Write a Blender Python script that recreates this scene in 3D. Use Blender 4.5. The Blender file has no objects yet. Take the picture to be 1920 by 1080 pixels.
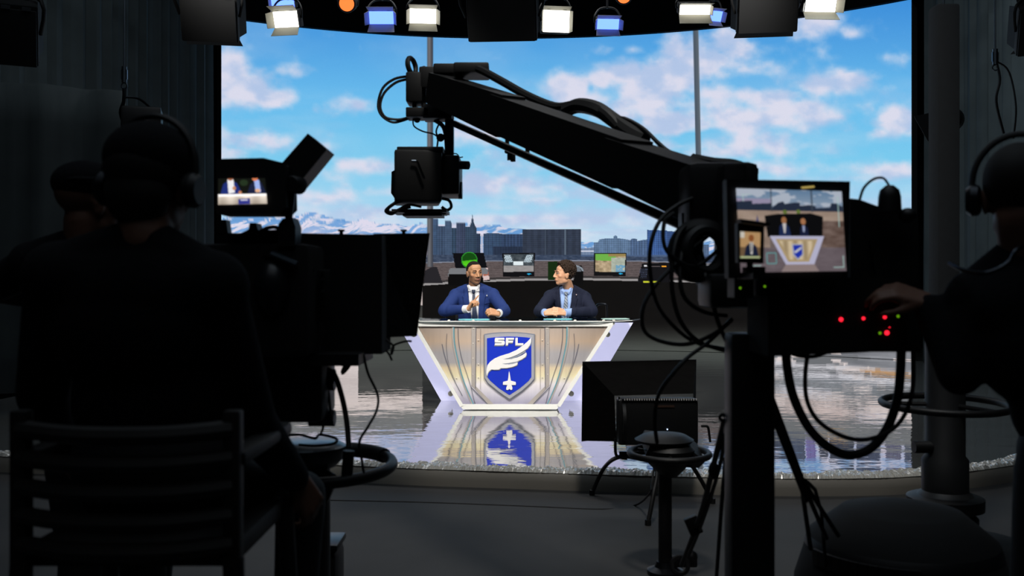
import bpy, bmesh, math, random
import numpy as np
from mathutils import Vector, Matrix, Euler, Quaternion
from mathutils.bvhtree import BVHTree
random.seed(7); RNG = np.random.RandomState(11)
C = bpy.context.scene.collection
scene = bpy.context.scene
PI = math.pi
F, ZC, YH = 1800.0, 1.39, 526.0          # focal length in pixels, eye height, horizon row

# ---------------------------------------------------------------- camera
cd = bpy.data.cameras.new('camera'); cam = bpy.data.objects.new('camera', cd); C.objects.link(cam)
cam.location = (0, 0, ZC); cam.rotation_euler = (PI/2, 0, 0)
cd.sensor_width = 36; cd.lens = 36*F/1920; cd.shift_y = -(540-YH)/1920
cd.clip_start = 0.05; cd.clip_end = 100
cd.dof.use_dof = True; cd.dof.focus_distance = 10.5; cd.dof.aperture_fstop = 3.6
scene.camera = cam
scene.view_settings.view_transform = 'Standard'
try: scene.view_settings.look = 'None'
except Exception: pass
scene.view_settings.gamma = 1; scene.view_settings.use_curve_mapping = False
scene.view_settings.exposure = 0.0
w = bpy.data.worlds.new('world'); scene.world = w; w.use_nodes = True
w.node_tree.nodes['Background'].inputs[0].default_value = (0.55, 0.7, 1, 1)
w.node_tree.nodes['Background'].inputs[1].default_value = 0.0

def lamp(kind, name, loc, target, energy, color=(1,1,1), size=0.5, angle=40, blend=0.4, size_y=None):
    d = bpy.data.lights.new(name, kind); o = bpy.data.objects.new(name, d); C.objects.link(o)
    o.location = loc; v = Vector(target) - Vector(loc)
    o.rotation_euler = v.to_track_quat('-Z', 'Y').to_euler()
    d.energy = energy; d.color = color
    if kind == 'SPOT':
        d.spot_size = math.radians(angle); d.spot_blend = blend; d.shadow_soft_size = size
    elif kind == 'AREA':
        d.size = size
        if size_y: d.shape = 'RECTANGLE'; d.size_y = size_y
        d.spread = math.radians(angle)
    return o
# stage key lights hung from the grid above and in front of the desk
lamp('SPOT', 'key_light', (-2.6, 5.2, 5.2), (-0.3, 10.2, 1.15), 1380, (1, .965, .92), .25, 33, .6)
lamp('SPOT', 'key_light', (2.4, 5.2, 5.2), (0.4, 10.2, 1.15), 1240, (1, .97, .93), .25, 33, .6)
lamp('SPOT', 'desk_light', (0.0, 4.2, 4.6), (0.0, 9.45, .55), 100, (1, .95, .9), .2, 30, .5)
lamp('SPOT', 'added_rim_fill', (0.5, 2.6, 6.0), (0.3, 6.6, 0), 330, (1, .93, .84), .3, 62, .8)  # added spot that brightens the stage's front rim and tape
lamp('AREA', 'stage_wash', (0, 11.5, 6.6), (0, 11.0, 0), 70, (.95, .97, 1), 5, 120, size_y=2)
lamp('AREA', 'added_front_fill', (0, -1.5, 7.8), (0, 6, 0), 15, (.85, .92, 1), 7, 160, size_y=2)  # added weak fill behind the camera, lifts foreground surfaces facing it
lamp('AREA', 'added_curtain_fill', (-3.2, 8.5, 7.6), (-5.6, 11.5, 3.2), 20, (.8, .93, 1), 1.5, 100)  # added fill, brightens the left curtain
lamp('AREA', 'added_curtain_fill', (4.0, 8.5, 7.6), (6.6, 11.5, 3.2), 70, (.8, .93, 1), 1.5, 100)  # same added fill for the right curtain
lamp('AREA', 'added_overhead_fill', (0, 3.0, 7.2), (0, 3.0, 0), 45, (.75, .88, 1), 5, 150, size_y=5)  # added ambient fill from overhead for the dark foreground

# ---------------------------------------------------------------- helpers
def P(px, py, Y):                         # a point seen at (px, py) at distance Y
    return Vector(((px-960)/F*Y, Y, ZC + (YH-py)/F*Y))
def lin(c):
    a = np.asarray(c, float)/255.0
    return np.where(a <= .04045, a/12.92, ((a+.055)/1.055)**2.4)
def mat(name, col, rough=.5, metal=0.0, var=.12, scale=30, emit=None, estr=1, bump=0, spec=None, srgb=True, trans=0, coat=0, ior=None):
    m = bpy.data.materials.new(name); m.use_nodes = True
    nt = m.node_tree; b = nt.nodes['Principled BSDF']
    c = lin(col) if srgb else np.array(col)
    tc = nt.nodes.new('ShaderNodeTexCoord'); nz = nt.nodes.new('ShaderNodeTexNoise')
    nz.inputs['Scale'].default_value = scale; nz.inputs['Detail'].default_value = 4
    nt.links.new(tc.outputs['Object'], nz.inputs['Vector'])
    mx = nt.nodes.new('ShaderNodeMix'); mx.data_type = 'RGBA'
    mx.inputs['A'].default_value = (*[float(v)*(1-var) for v in c], 1)
    mx.inputs['B'].default_value = (*[min(1, float(v)*(1+var)) for v in c], 1)
    nt.links.new(nz.outputs['Fac'], mx.inputs['Factor']); nt.links.new(mx.outputs['Result'], b.inputs['Base Color'])
    b.inputs['Roughness'].default_value = rough; b.inputs['Metallic'].default_value = metal
    if spec is not None: b.inputs['Specular IOR Level'].default_value = spec
    if trans: b.inputs['Transmission Weight'].default_value = trans
    if coat: b.inputs['Coat Weight'].default_value = coat; b.inputs['Coat Roughness'].default_value = .04
    if ior: b.inputs['IOR'].default_value = ior
    if emit is not None:
        e = lin(emit); b.inputs['Emission Color'].default_value = (*[float(v) for v in e], 1); b.inputs['Emission Strength'].default_value = estr
    if bump:
        bp = nt.nodes.new('ShaderNodeBump'); bp.inputs['Strength'].default_value = bump; bp.inputs['Distance'].default_value = .01
        nt.links.new(nz.outputs['Fac'], bp.inputs['Height']); nt.links.new(bp.outputs['Normal'], b.inputs['Normal'])
    return m
def attr_mat(name, emission=False, strength=1, rough=.6, grain=.05, gscale=400):
    m = bpy.data.materials.new(name); m.use_nodes = True; nt = m.node_tree; b = nt.nodes['Principled BSDF']
    a = nt.nodes.new('ShaderNodeAttribute'); a.attribute_name = 'Col'
    tc = nt.nodes.new('ShaderNodeTexCoord'); nz = nt.nodes.new('ShaderNodeTexNoise'); nz.inputs['Scale'].default_value = gscale
    nt.links.new(tc.outputs['Object'], nz.inputs['Vector'])
    mr = nt.nodes.new('ShaderNodeMapRange'); mr.inputs['To Min'].default_value = 1-grain; mr.inputs['To Max'].default_value = 1+grain
    nt.links.new(nz.outputs['Fac'], mr.inputs['Value'])
    mx = nt.nodes.new('ShaderNodeVectorMath'); mx.operation = 'SCALE'
    nt.links.new(a.outputs['Color'], mx.inputs[0]); nt.links.new(mr.outputs['Result'], mx.inputs['Scale'])
    if emission:
        b.inputs['Base Color'].default_value = (.01, .01, .01, 1); b.inputs['Roughness'].default_value = rough
        nt.links.new(mx.outputs['Vector'], b.inputs['Emission Color']); b.inputs['Emission Strength'].default_value = strength
        b.inputs['Specular IOR Level'].default_value = .1
    else:
        nt.links.new(mx.outputs['Vector'], b.inputs['Base Color']); b.inputs['Roughness'].default_value = rough
    return m

class MB:
    def __init__(s): s.v = []; s.f = []; s.sm = True
    def add(s, vs, fs):
        n = len(s.v); s.v += [Vector(v) for v in vs]; s.f += [tuple(i+n for i in f) for f in fs]; return s
    def box(s, c, d, rot=None, bev=0.0, taper=1.0):
        c = Vector(c); hx, hy, hz = d[0]/2, d[1]/2, d[2]/2
        R = rot if rot is not None else Matrix.Identity(3)
        if bev:
            bm = bmesh.new(); bmesh.ops.create_cube(bm, size=1)
            for v in bm.verts: v.co = Vector((v.co.x*d[0], v.co.y*d[1], v.co.z*d[2]))
            bmesh.ops.bevel(bm, geom=bm.edges[:], offset=bev, segments=2, affect='EDGES', profile=.6)
            bm.verts.index_update()
            s.add([R @ v.co + c for v in bm.verts], [[v.index for v in f.verts] for f in bm.faces]); bm.free(); return s
        vs = []
        for z in (-hz, hz):
            t = taper if z > 0 else 1
            for x, y in ((-hx, -hy), (hx, -hy), (hx, hy), (-hx, hy)): vs.append(R @ Vector((x*t, y*t, z)) + c)
        return s.add(vs, [(0,3,2,1), (4,5,6,7), (0,1,5,4), (1,2,6,5), (2,3,7,6), (3,0,4,7)])
    def ring(s, c, u, w_, ru, rw, n):
        return [c + u*(ru*math.cos(2*PI*i/n)) + w_*(rw*math.sin(2*PI*i/n)) for i in range(n)]
    def cyl(s, p0, p1, r0, r1=None, n=16, cap=True):
        p0 = Vector(p0); p1 = Vector(p1); r1 = r0 if r1 is None else r1
        d = (p1-p0).normalized(); u = d.orthogonal().normalized(); w_ = d.cross(u)
        vs = s.ring(p0, u, w_, r0, r0, n) + s.ring(p1, u, w_, r1, r1, n)
        fs = [(i, (i+1) % n, n+(i+1) % n, n+i) for i in range(n)]
        if cap: fs += [tuple(range(n))[::-1], tuple(range(n, 2*n))]
        return s.add(vs, fs)
    def tube(s, pts, r, n=8, sub=6, closed=False):
        pts = [Vector(p) for p in pts]
        q = []
        m = len(pts)
        if sub > 1 and m > 2:
            for i in range(m if closed else m-1):
                a = pts[(i-1) % m] if (closed or i > 0) else pts[0]; b = pts[i]; c = pts[(i+1) % m]
                d = pts[(i+2) % m] if (closed or i+2 < m) else pts[-1]
                for k in range(sub):
                    t = k/sub
                    q.append(.5*((2*b) + (c-a)*t + (2*a-5*b+4*c-d)*t*t + (3*b-a-3*c+d)*t**3))
            if not closed: q.append(pts[-1])
        else: q = pts
        N = len(q); vs = []; u = None
        for i in range(N):
            d = (q[(i+1) % N]-q[i-1]) if closed else (q[min(i+1, N-1)]-q[max(i-1, 0)])
            if d.length < 1e-9: d = Vector((0,0,1))
            d.normalize()
            u = d.orthogonal().normalized() if u is None else (u - d*u.dot(d))
            if u.length < 1e-6: u = d.orthogonal()
            u.normalize(); vs += s.ring(q[i], u, d.cross(u), r, r, n)
        fs = []
        for i in range(N if closed else N-1):
            for k in range(n):
                a = i*n; b = ((i+1) % N)*n
                fs.append((a+k, a+(k+1) % n, b+(k+1) % n, b+k))
        if not closed: fs += [tuple(range(n))[::-1], tuple(range((N-1)*n, N*n))]
        return s.add(vs, fs)
    def ball(s, c, r, rot=None, nu=16, nv=10):
        c = Vector(c); r = (r, r, r) if isinstance(r, (int, float)) else r; R = rot if rot is not None else Matrix.Identity(3)
        vs = [R @ Vector((0, 0, r[2])) + c]
        for j in range(1, nv):
            t = PI*j/nv
            for i in range(nu):
                a = 2*PI*i/nu; vs.append(R @ Vector((r[0]*math.sin(t)*math.cos(a), r[1]*math.sin(t)*math.sin(a), r[2]*math.cos(t))) + c)
        vs.append(R @ Vector((0, 0, -r[2])) + c); fs = []
        for i in range(nu):
            fs.append((0, 1+i, 1+(i+1) % nu)); L = 1+(nv-2)*nu; fs.append((len(vs)-1, L+(i+1) % nu, L+i))
            for j in range(nv-2):
                a = 1+j*nu; fs.append((a+i, a+nu+i, a+nu+(i+1) % nu, a+(i+1) % nu))
        return s.add(vs, fs)
    def limb(s, p0, p1, r0, r1=None, n=14):
        r1 = r0 if r1 is None else r1
        s.cyl(p0, p1, r0, r1, n); s.ball(p0, r0*1.0, nu=n, nv=8); s.ball(p1, r1*1.0, nu=n, nv=8); return s
    def prism(s, poly, ext):             # polygon of 3-D points pushed along ext
        poly = [Vector(p) for p in poly]; ext = Vector(ext); n = len(poly)
        vs = poly + [p+ext for p in poly]
        return s.add(vs, [tuple(range(n)), tuple(range(n, 2*n))[::-1]] + [(i, n+i, n+(i+1) % n, (i+1) % n) for i in range(n)])
    def lathe(s, c, prof, n=32, axis=Vector((0,0,1))):
        c = Vector(c); axis = Vector(axis).normalized(); u = axis.orthogonal().normalized(); w_ = axis.cross(u); vs = []
        for r, h in prof: vs += s.ring(c + axis*h, u, w_, r, r, n)
        fs = [(j*n+i, j*n+(i+1) % n, (j+1)*n+(i+1) % n, (j+1)*n+i) for j in range(len(prof)-1) for i in range(n)]
        fs += [tuple(range(n))[::-1], tuple(range((len(prof)-1)*n, len(prof)*n))]
        return s.add(vs, fs)
    def torus(s, c, R, r, u, w_, n=48, m=10):
        c = Vector(c); u = Vector(u).normalized(); w_ = Vector(w_).normalized()
        return s.tube([c + u*(R*math.cos(2*PI*i/n)) + w_*(R*math.sin(2*PI*i/n)) for i in range(n)], r, m, 1, True)

def wloc(o):
    v = Vector((0,0,0))
    while o is not None: v += o.location; o = o.parent
    return v
def fix_normals(me):
    bm = bmesh.new(); bm.from_mesh(me); bmesh.ops.recalc_face_normals(bm, faces=bm.faces[:]); bm.to_mesh(me); bm.free()
def obj(name, mb, m, parent=None, smooth=True, **kw):
    me = bpy.data.meshes.new(name); off = wloc(parent) if parent else Vector((0,0,0))
    if parent is None and 'label' in kw:
        xs = [v.x for v in mb.v]; ys = [v.y for v in mb.v]; off = Vector(((min(xs)+max(xs))/2, (min(ys)+max(ys))/2, min(v.z for v in mb.v)))
    me.from_pydata([v-off for v in mb.v], [], mb.f); fix_normals(me); me.update()
    if smooth:
        me.polygons.foreach_set('use_smooth', [True]*len(me.polygons))
        try: me.set_sharp_from_angle(angle=math.radians(38))
        except Exception: pass
    o = bpy.data.objects.new(name, me); C.objects.link(o)
    if isinstance(m, (list, tuple)):
        for x in m: me.materials.append(x)
    else: me.materials.append(m)
    if parent: o.parent = parent
    elif 'label' in kw: o.location = off
    tag(o, **kw); return o
def tag(o, label=None, cat=None, group=None, kind=None):
    if label: o['label'] = label
    if cat: o['category'] = cat
    if group: o['group'] = group
    if kind: o['kind'] = kind
    return o
def thing(name, label, cat, loc, group=None):
    o = bpy.data.objects.new(name, None); C.objects.link(o); o.location = loc; o.empty_display_size = .1
    return tag(o, label, cat, group)
def copy_tree(o, parent=None):
    c = o.copy(); C.objects.link(c); c.parent = parent
    for ch in list(o.children): copy_tree(ch, c)
    return c
def rotz(a): return Matrix.Rotation(a, 3, 'Z')
def remesh(mb, voxel, smooth=4, factor=.5):
    me = bpy.data.meshes.new('tmp'); me.from_pydata(mb.v, [], mb.f); fix_normals(me)
    o = bpy.data.objects.new('tmp', me); C.objects.link(o)
    r = o.modifiers.new('r', 'REMESH'); r.mode = 'VOXEL'; r.voxel_size = voxel
    if smooth:
        s_ = o.modifiers.new('s', 'SMOOTH'); s_.factor = factor; s_.iterations = smooth
    dg = bpy.context.evaluated_depsgraph_get(); dg.update()
    ev = o.evaluated_get(dg); n = bpy.data.meshes.new_from_object(ev)
    bpy.data.objects.remove(o); bpy.data.meshes.remove(me)
    return n
def mesh_obj(name, me, m, parent, **kw):
    off = wloc(parent) if parent else Vector((0,0,0))
    me.transform(Matrix.Translation(-off)); me.polygons.foreach_set('use_smooth', [True]*len(me.polygons))
    me.materials.clear(); me.materials.append(m); me.name = name
    o = bpy.data.objects.new(name, me); C.objects.link(o)
    if parent: o.parent = parent
    tag(o, **kw); return o
def set_col(me, cols):                    # cols: n x 3 linear, per vertex
    a = me.color_attributes.new('Col', 'FLOAT_COLOR', 'POINT')
    arr = np.ones((len(me.vertices), 4), np.float32); arr[:, :3] = cols; a.data.foreach_set('color', arr.ravel())
def grid_mesh(name, PT, cols):            # PT: (h, w, 3) points, cols: (h, w, 3) linear
    h, w_ = PT.shape[:2]; me = bpy.data.meshes.new(name)
    idx = np.arange(h*w_).reshape(h, w_)
    q = np.stack([idx[:-1, :-1], idx[:-1, 1:], idx[1:, 1:], idx[1:, :-1]], -1).reshape(-1, 4)
    me.vertices.add(h*w_); me.vertices.foreach_set('co', PT.reshape(-1).astype(np.float32))
    me.loops.add(len(q)*4); me.loops.foreach_set('vertex_index', q.ravel().astype(np.int32))
    me.polygons.add(len(q)); me.polygons.foreach_set('loop_start', (np.arange(len(q))*4).astype(np.int32))
    me.update(calc_edges=True); me.validate(); set_col(me, cols.reshape(-1, 3)); return me

# numpy painting for the pictures that the screens show
_G = [RNG.rand(64, 64) for _ in range(7)]
def vnoise(x, y, k):
    g = _G[k % 7]; xi = np.floor(x).astype(int); yi = np.floor(y).astype(int); fx = x-xi; fy = y-yi
    fx = fx*fx*(3-2*fx); fy = fy*fy*(3-2*fy)
    a = g[yi % 64, xi % 64]; b = g[yi % 64, (xi+1) % 64]; c = g[(yi+1) % 64, xi % 64]; d = g[(yi+1) % 64, (xi+1) % 64]
    return (a*(1-fx)+b*fx)*(1-fy) + (c*(1-fx)+d*fx)*fy
def fbm(x, y, o=5, k=0):
    s = 0; a = .5; t = 0
    for i in range(o): s = s + a*vnoise(x*2**i+7.3*i, y*2**i+3.1*i, i+k); t += a; a *= .5
    return s/t
def sstep(a, b, x):
    t = np.clip((x-a)/(b-a), 0, 1); return t*t*(3-2*t)
def inpoly(x, y, poly):
    r = np.zeros(x.shape, bool); n = len(poly)
    for i in range(n):
        x0, y0 = poly[i]; x1, y1 = poly[i-1]
        if y0 == y1: continue
        r ^= ((y0 > y) != (y1 > y)) & (x < (x1-x0)*(y-y0)/(y1-y0)+x0)
    return r
def put(img, mask, col):
    m = mask[..., None].astype(float) if mask.dtype == bool else mask[..., None]
    c = np.asarray(col, float)
    img[:] = img*(1-m) + c*m
# ---------------------------------------------------------------- materials
BLK = mat('black_plastic', (14,15,17), .5, var=.2)
MATTE = mat('matte_black', (9,10,11), .85, var=.2)
RUB = mat('black_rubber', (12,13,15), .6, var=.2)
ALU = mat('dark_aluminium', (40,43,48), .35, .8, var=.15)
STEEL = mat('brushed_steel', (150,155,160), .28, 1, var=.1)
CHROME = mat('chrome', (225,228,232), .12, 1, var=.03)
CLOTH = mat('black_cloth', (10,11,13), .95, var=.3, scale=60, bump=.3, spec=.1)
KNIT = mat('black_shirt', (20,21,24), .95, var=.3, scale=90, bump=.2, spec=.1)
DRAPE = mat('black_drape', (62,68,70), .97, var=.25, scale=3, spec=.1)
WOODB = mat('dark_wood', (20,18,16), .6, var=.3)
FLAG = mat('barndoor_inside', (172,168,150), .6, var=.05)
WIRE = mat('steel_wire', (120,130,140), .4, 1, var=.2)
LED_R = mat('red_led', (60,0,0), .3, emit=(255,30,50), estr=2.2)
LED_G = mat('green_led', (20,40,0), .3, emit=(120,190,20), estr=.7)

# ---------------------------------------------------------------- the setting
mb = MB().box((0, 8.5, -.05), (17, 23, .1))
fm = mat('studio_floor', (66,66,66), .8, var=.35, scale=1.6, bump=.15)
obj('floor', mb, fm, kind='structure', smooth=False)
dark = mat('studio_black_wall', (14,15,17), .95, var=.3, scale=4)
obj('ceiling', MB().box((0, 8.5, 8.6), (17, 23, .1)), dark, kind='structure', smooth=False)
obj('wall_back', MB().box((0, 19.9, 4.28), (17, .1, 8.56)), dark, kind='structure', smooth=False)
obj('wall_left', MB().box((-8.45, 8.5, 4.28), (.1, 22.7, 8.56)), dark, kind='structure', smooth=False)
obj('wall_right', MB().box((8.45, 8.5, 4.28), (.1, 22.7, 8.56)), dark, kind='structure', smooth=False)
obj('wall_front', MB().box((0, -2.9, 4.28), (17, .1, 8.56)), dark, kind='structure', smooth=False)
# ---------------------------------------------------------------- video wall
R_, YCC = 9.3, 8.4
A0 = math.asin(-4.93/R_); A1 = math.asin(6.33/R_)
ZT, ZB = 5.845, .125
SZ = .12                                  # stage height
ncol, nsky, nmid, nlow = 880, 96, 150, 46
aa = np.linspace(A0, A1, ncol)
zs = np.concatenate([np.linspace(ZT, 2.40, nsky, endpoint=False), np.linspace(2.40, 1.22, nmid, endpoint=False), np.linspace(1.22, ZB, nlow)])
X = R_*np.sin(aa); Y = YCC + R_*np.cos(aa)
XX = np.repeat(X[None], len(zs), 0); YY = np.repeat(Y[None], len(zs), 0); ZZ = np.repeat(zs[:, None], ncol, 1)
u = 960 + XX/YY*F; v = YH - (ZZ-ZC)/YY*F  # the picture's own pixel frame
def paint_wall(u, v):
    sky = np.stack([np.interp(v, [0, 70, 180, 300, 400, 440], c) for c in ([60,78,104,122,166,190], [142,158,186,202,214,222], [218,224,236,238,240,240])], -1)
    img = sky.copy()
    wu = u + 30*(fbm(u/70, v/40, 4, 1)-.5); wv = v + 18*(fbm(u/60+9, v/35+4, 4, 2)-.5)
    cl = [(430,140,38,48,1),(455,172,60,30,1),(495,185,45,17,1),(545,130,30,13,.45),(530,120,22,8,.3),(662,196,34,15,.9),(690,206,20,6,.5),(595,200,14,9,.35),
      (470,262,80,17,.9),(560,275,60,12,.5),(430,290,50,20,.7),(590,280,30,12,.5),(690,310,58,15,.9),(640,335,22,10,.5),(600,365,80,14,.6),(500,330,60,15,.5),(720,360,80,12,.5),
      (895,245,50,25,.95),(960,300,60,30,.6),(880,345,90,17,.9),(980,350,90,16,.7),(1000,380,140,12,.5),
      (1068,165,46,26,1.1),(1095,190,50,22,.9),(1130,148,34,20,.8),(1175,140,45,25,1),(1215,165,60,40,1.1),(1260,140,50,40,1),(1190,205,70,25,.9),(1250,235,80,35,1),
      (1300,110,60,45,1),(1370,80,70,30,.85),(1330,190,40,50,.8),(1440,130,70,25,.6),(1380,230,60,40,.9),(1440,190,70,22,.9),(1480,215,110,30,.95),(1560,160,70,20,.9),(1600,145,35,14,.9),
      (1420,270,100,25,.8),(1330,290,50,20,.6),(1190,95,28,13,.7),(1132,95,16,8,.5),(1250,78,35,13,.6),(1540,40,45,28,.9),(1590,55,25,20,.7),(1480,55,60,22,.6),(1545,95,18,18,.5),
      (1690,225,38,26,1.1),(1660,250,22,12,.8),(1700,320,100,16,.9),(1620,335,80,9,.6),(1450,310,50,14,.8),(1540,245,70,10,.5),(1680,110,25,10,.4),(1150,300,60,18,.6),
      (1100,330,120,14,.7),(1180,360,160,14,.7),(1250,400,120,14,.55),(1000,410,200,14,.6),(760,400,120,14,.5),(560,395,80,10,.5),(1480,280,60,12,.5)]
    d = np.zeros_like(u)
    for cx, cy, rx, ry, a in cl: d = np.maximum(d, a*np.exp(-.62*(((wu-cx)/rx)**2+((wv-cy)/ry)**2))) + .12*a*np.exp(-(((wu-cx)/rx)**2+((wv-cy)/ry)**2)/1.6)
    for cx, cy, rx, ry, a in [(1330,250,30,9,.6),(1120,205,22,8,.5),(1290,260,40,9,.5),(1440,75,45,14,.5),(1420,150,50,13,.45),(1500,190,30,9,.3),(1110,165,8,10,.5),(1265,255,50,8,.4)]:
        d -= a*np.exp(-(((wu-cx)/rx)**2+((wv-cy)/ry)**2))
    n = fbm(u/34, v/22, 6, 3)
    al = sstep(.16, 1.02, d + (n-.5)*.95)**.9
    haze = .18*sstep(.35,.75,fbm(u/210+4, v/90, 3, 6)) + .55*sstep(330, 430, v)*sstep(.35, .65, fbm(u/160, v/16, 4, 5)) + .25*sstep(60, 400, v)*sstep(.5, .8, fbm(u/120, v/26, 4, 4))
    al = np.clip(al*.93 + haze*(1-al), 0, 1)
    sh = sstep(.35, .72, fbm(u/45+3, v/26+8, 5, 2))
    cc = np.stack([226-42*sh, 221-22*sh, 236-6*sh], -1)
    img = img*(1-al[..., None]) + cc*al[..., None]
    # mountains
    def ridge(pts, k, amp):
        return np.interp(u, [p[0] for p in pts], [p[1] for p in pts]) + amp*(fbm(u/14+k, u*0+k, 4, k)-.5)
    for pts, k, base in (([(400,415),(440,402),(470,400),(520,405),(560,406),(575,399),(600,403),(640,412),(690,415),(760,425),(860,420),(905,424),(935,421),(950,428),(1000,431),(1100,455),(1150,452),(1200,458),(1300,455),(1450,448),(1560,440),(1720,430)], 1, (165,188,216)),
                         ([(400,425),(430,418),(520,414),(545,418),(575,399),(590,398),(620,408),(650,418),(680,411),(705,418),(725,422),(740,420),(765,428),(790,417),(820,425),(1000,445),(1120,468),(1300,462),(1450,455),(1600,448),(1720,445)], 3, (178,196,222))):
        r = ridge(pts, k, 6); m = v > r
        t = fbm(u/12 + (v-r)/7, (v-r)/7+u/60, 6, k); t2 = sstep(.44, .58, t)
        col = np.array(base)[None, None]*(1-t2[..., None]*.0) + np.stack([-60*t2+44*sstep(.5,.36,t), -32*t2+22*sstep(.5,.36,t), -4*t2+14*sstep(.5,.36,t)], -1)
        pk = sstep(10, 45, v-r)[..., None]; col = col*(1-pk*.5) + np.array((222,208,226))*pk*.5
        put(img, m, col)
    # tarmac below the horizon
    hz = np.interp(u, [400,795,801,1400,1440,1480,1720], [500,500,478,478,490,508,510]); g = v > hz
    tt = fbm(u/60, v/5, 5, 2)
    rs = u > 1300
    tar = np.where(rs[..., None], np.stack([np.interp(v, [478,492,512,540,550,588,596,624,632,650,660], c) for c in ([52,80,120,124,214,206,128,132,222,214,130], [66,88,122,126,196,190,132,136,220,212,132], [92,104,126,126,192,186,138,142,228,218,138])], -1),
        np.stack([np.interp(v, [478,492,505,540,552,600,660], c) for c in ([52,80,120,128,222,226,214], [66,88,122,128,202,206,198], [92,104,124,126,198,202,200])], -1)) + (tt[..., None]-.5)*70
    put(img, g, tar)
    put(img, g & (sstep(.55,.6,fbm(u/90+5, v/9+2, 3, 4)) > .5) & (v > 540), (228,216,214))
    put(img, g & (sstep(.56,.6,fbm(u/70+1, v/8, 3, 6)) > .5) & (v > 505), (112,114,118))
    # parked aircraft far down on the right and left
    for cx, cy, s, c in ((1500,600,60,(205,205,215)),(1640,560,50,(210,205,215)),(1660,648,50,(196,150,100)),(560,610,60,(205,200,210)),(480,560,40,(200,200,210)),(1560,515,30,(190,150,90))):
        put(img, inpoly(u, v, [(cx-s,cy),(cx-s*.3,cy-s*.12),(cx+s,cy-s*.05),(cx+s,cy+s*.05),(cx-s*.3,cy+s*.1)]), c)
    def bld(poly, col, k=5, a=.10, vert=True):
        m = inpoly(u, v, poly)
        s = 1 + a*np.sign(np.sin((u if vert else v)*2*PI/k)) + .18*(fbm(u/6, v/6, 3, 1)-.5) + .10*np.sin(v*2*PI/3.6)*(a > 0)
        put(img, m, np.array(col)[None, None]*s[..., None])
    B = 482
    bld([(812,B),(812,409),(821,409),(822,413),(822,B)], (62,82,110), 4)
    bld([(820,B),(820,424),(835,424),(835,B)], (58,74,98)); bld([(835,B),(835,415),(846,414),(847,427),(847,B)], (66,84,110), 3)
    bld([(847,B),(847,427),(856,427),(856,B)], (52,70,92)); bld([(855,B),(855,419),(872,418),(873,B)], (58,68,92), 4)
    bld([(872,B),(872,425),(881,425),(884,416),(885.2,403),(886.2,403),(888,416),(891,424),(894,428),(894,B)], (50,66,86), 4)
    bld([(893,B),(893,438),(901,438),(901,B)], (42,54,74)); put(img, (u>901.5)&(u<905)&(v>440)&(v<478), (190,190,205))
    bld([(906,B),(906,438),(922,437),(942,438),(942,B)], (56,76,104), 3.5); bld([(940,B),(940,438.5),(980,439),(980,B)], (50,66,94), 6)
    bld([(925,B),(925,462),(982,462),(982,B)], (40,50,70), 5, .05)
    bld([(980,B+2),(980,430),(1089,429.5),(1089,B+2)], (50,58,74), 13, .05); put(img, (np.abs(u-1022)<1)&(v>431)&(v<B), (72,84,100)); put(img, (np.abs(u-1060)<1)&(v>431)&(v<B), (90,104,120))
    bld([(1089,B),(1089,466),(1114,464),(1114,B)], (110,128,156), 6, .03); put(img, (u>1090)&(u<1113)&(v>470)&(v<472), (200,205,220))
    bld([(1114,B),(1114,454),(1121,454),(1124,449),(1135,447),(1150,446.5),(1150,443),(1154,441),(1157,443),(1157,446.5),(1170,448),(1180,450),(1184,453),(1184,B)], (92,116,146), 4, .08)
    bld([(1182,B),(1182,450),(1186,447),(1195,448),(1195,452),(1205,450),(1213,449),(1213,B)], (78,100,134), 5)
    bld([(1213,B),(1213,431),(1251,432),(1251,B)], (62,92,146), 4, .10); bld([(1251,B),(1251,433),(1266,434),(1266,B)], (52,76,122), 3)
    for x0, x1, y0, c in ((1290,1330,458,(80,100,130)),(1345,1395,448,(70,90,120)),(1400,1440,455,(84,100,128)),(1448,1476,456,(52,60,80)),(1476,1510,446,(70,80,104)),(1512,1530,435,(120,110,170)),(1536,1552,452,(60,66,84)),(1555,1600,438,(50,56,74)),(1606,1650,444,(64,72,96)),(1660,1690,450,(96,96,120)),(1696,1719,446,(70,78,100))):
        if u.min() < 1e9 and (x0 > 1445 or x1 < 795): y0 = y0+34-(x0 % 7)*3; bld([(x0,510),(x0,y0),(x1,y0+1),(x1,510)], c, 4, .08); continue
        bld([(x0,B),(x0,y0),(x1,y0+1),(x1,B)], c, 4, .08)
    put(img, (v>478)&(v<494)&(u>800)&(u<1400), (np.array([58,70,92])[None,None] + 50*(fbm(u/5, v/2.2, 4, 3)[...,None]-.5)))
    put(img, (v>478)&(v<481)&(u>1089)&(u<1400), (76,96,130))
    # curved control desk under the window
    xs = [680, 800, 900, 1000, 1100, 1200, 1300, 1400]
    top = np.interp(u, xs, [497,493,490,489,489,490,493,497]); edge = np.interp(u, xs, [545,534,528,525,524.5,526,529,536])
    on = (u > 792) & (u < 1400)
    wd = np.array([92,82,82])[None,None]*(1+.35*(fbm(u/3, v/1.3, 3, 1)[...,None]-.5)) + 8*np.sign(np.sin(v*2*PI/3.3))[...,None]
    put(img, on & (v > top), wd); put(img, on & (v > top-1.2) & (v < top+.6), (128,134,150))
    put(img, on & (v > edge-7) & (v < edge-3), (58,54,54)); put(img, on & (v > edge-3) & (v < edge+1), (150,146,146))
    blk = (v > edge+1) & (u > 792) & (u < 1420)
    put(img, blk, np.array([15,13,12])[None,None] + 3*(fbm(u/20, v/10, 3)[...,None]-.5))
    slab = (v > 572) & (u > 672) & (u < 1420) & ~blk
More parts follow.
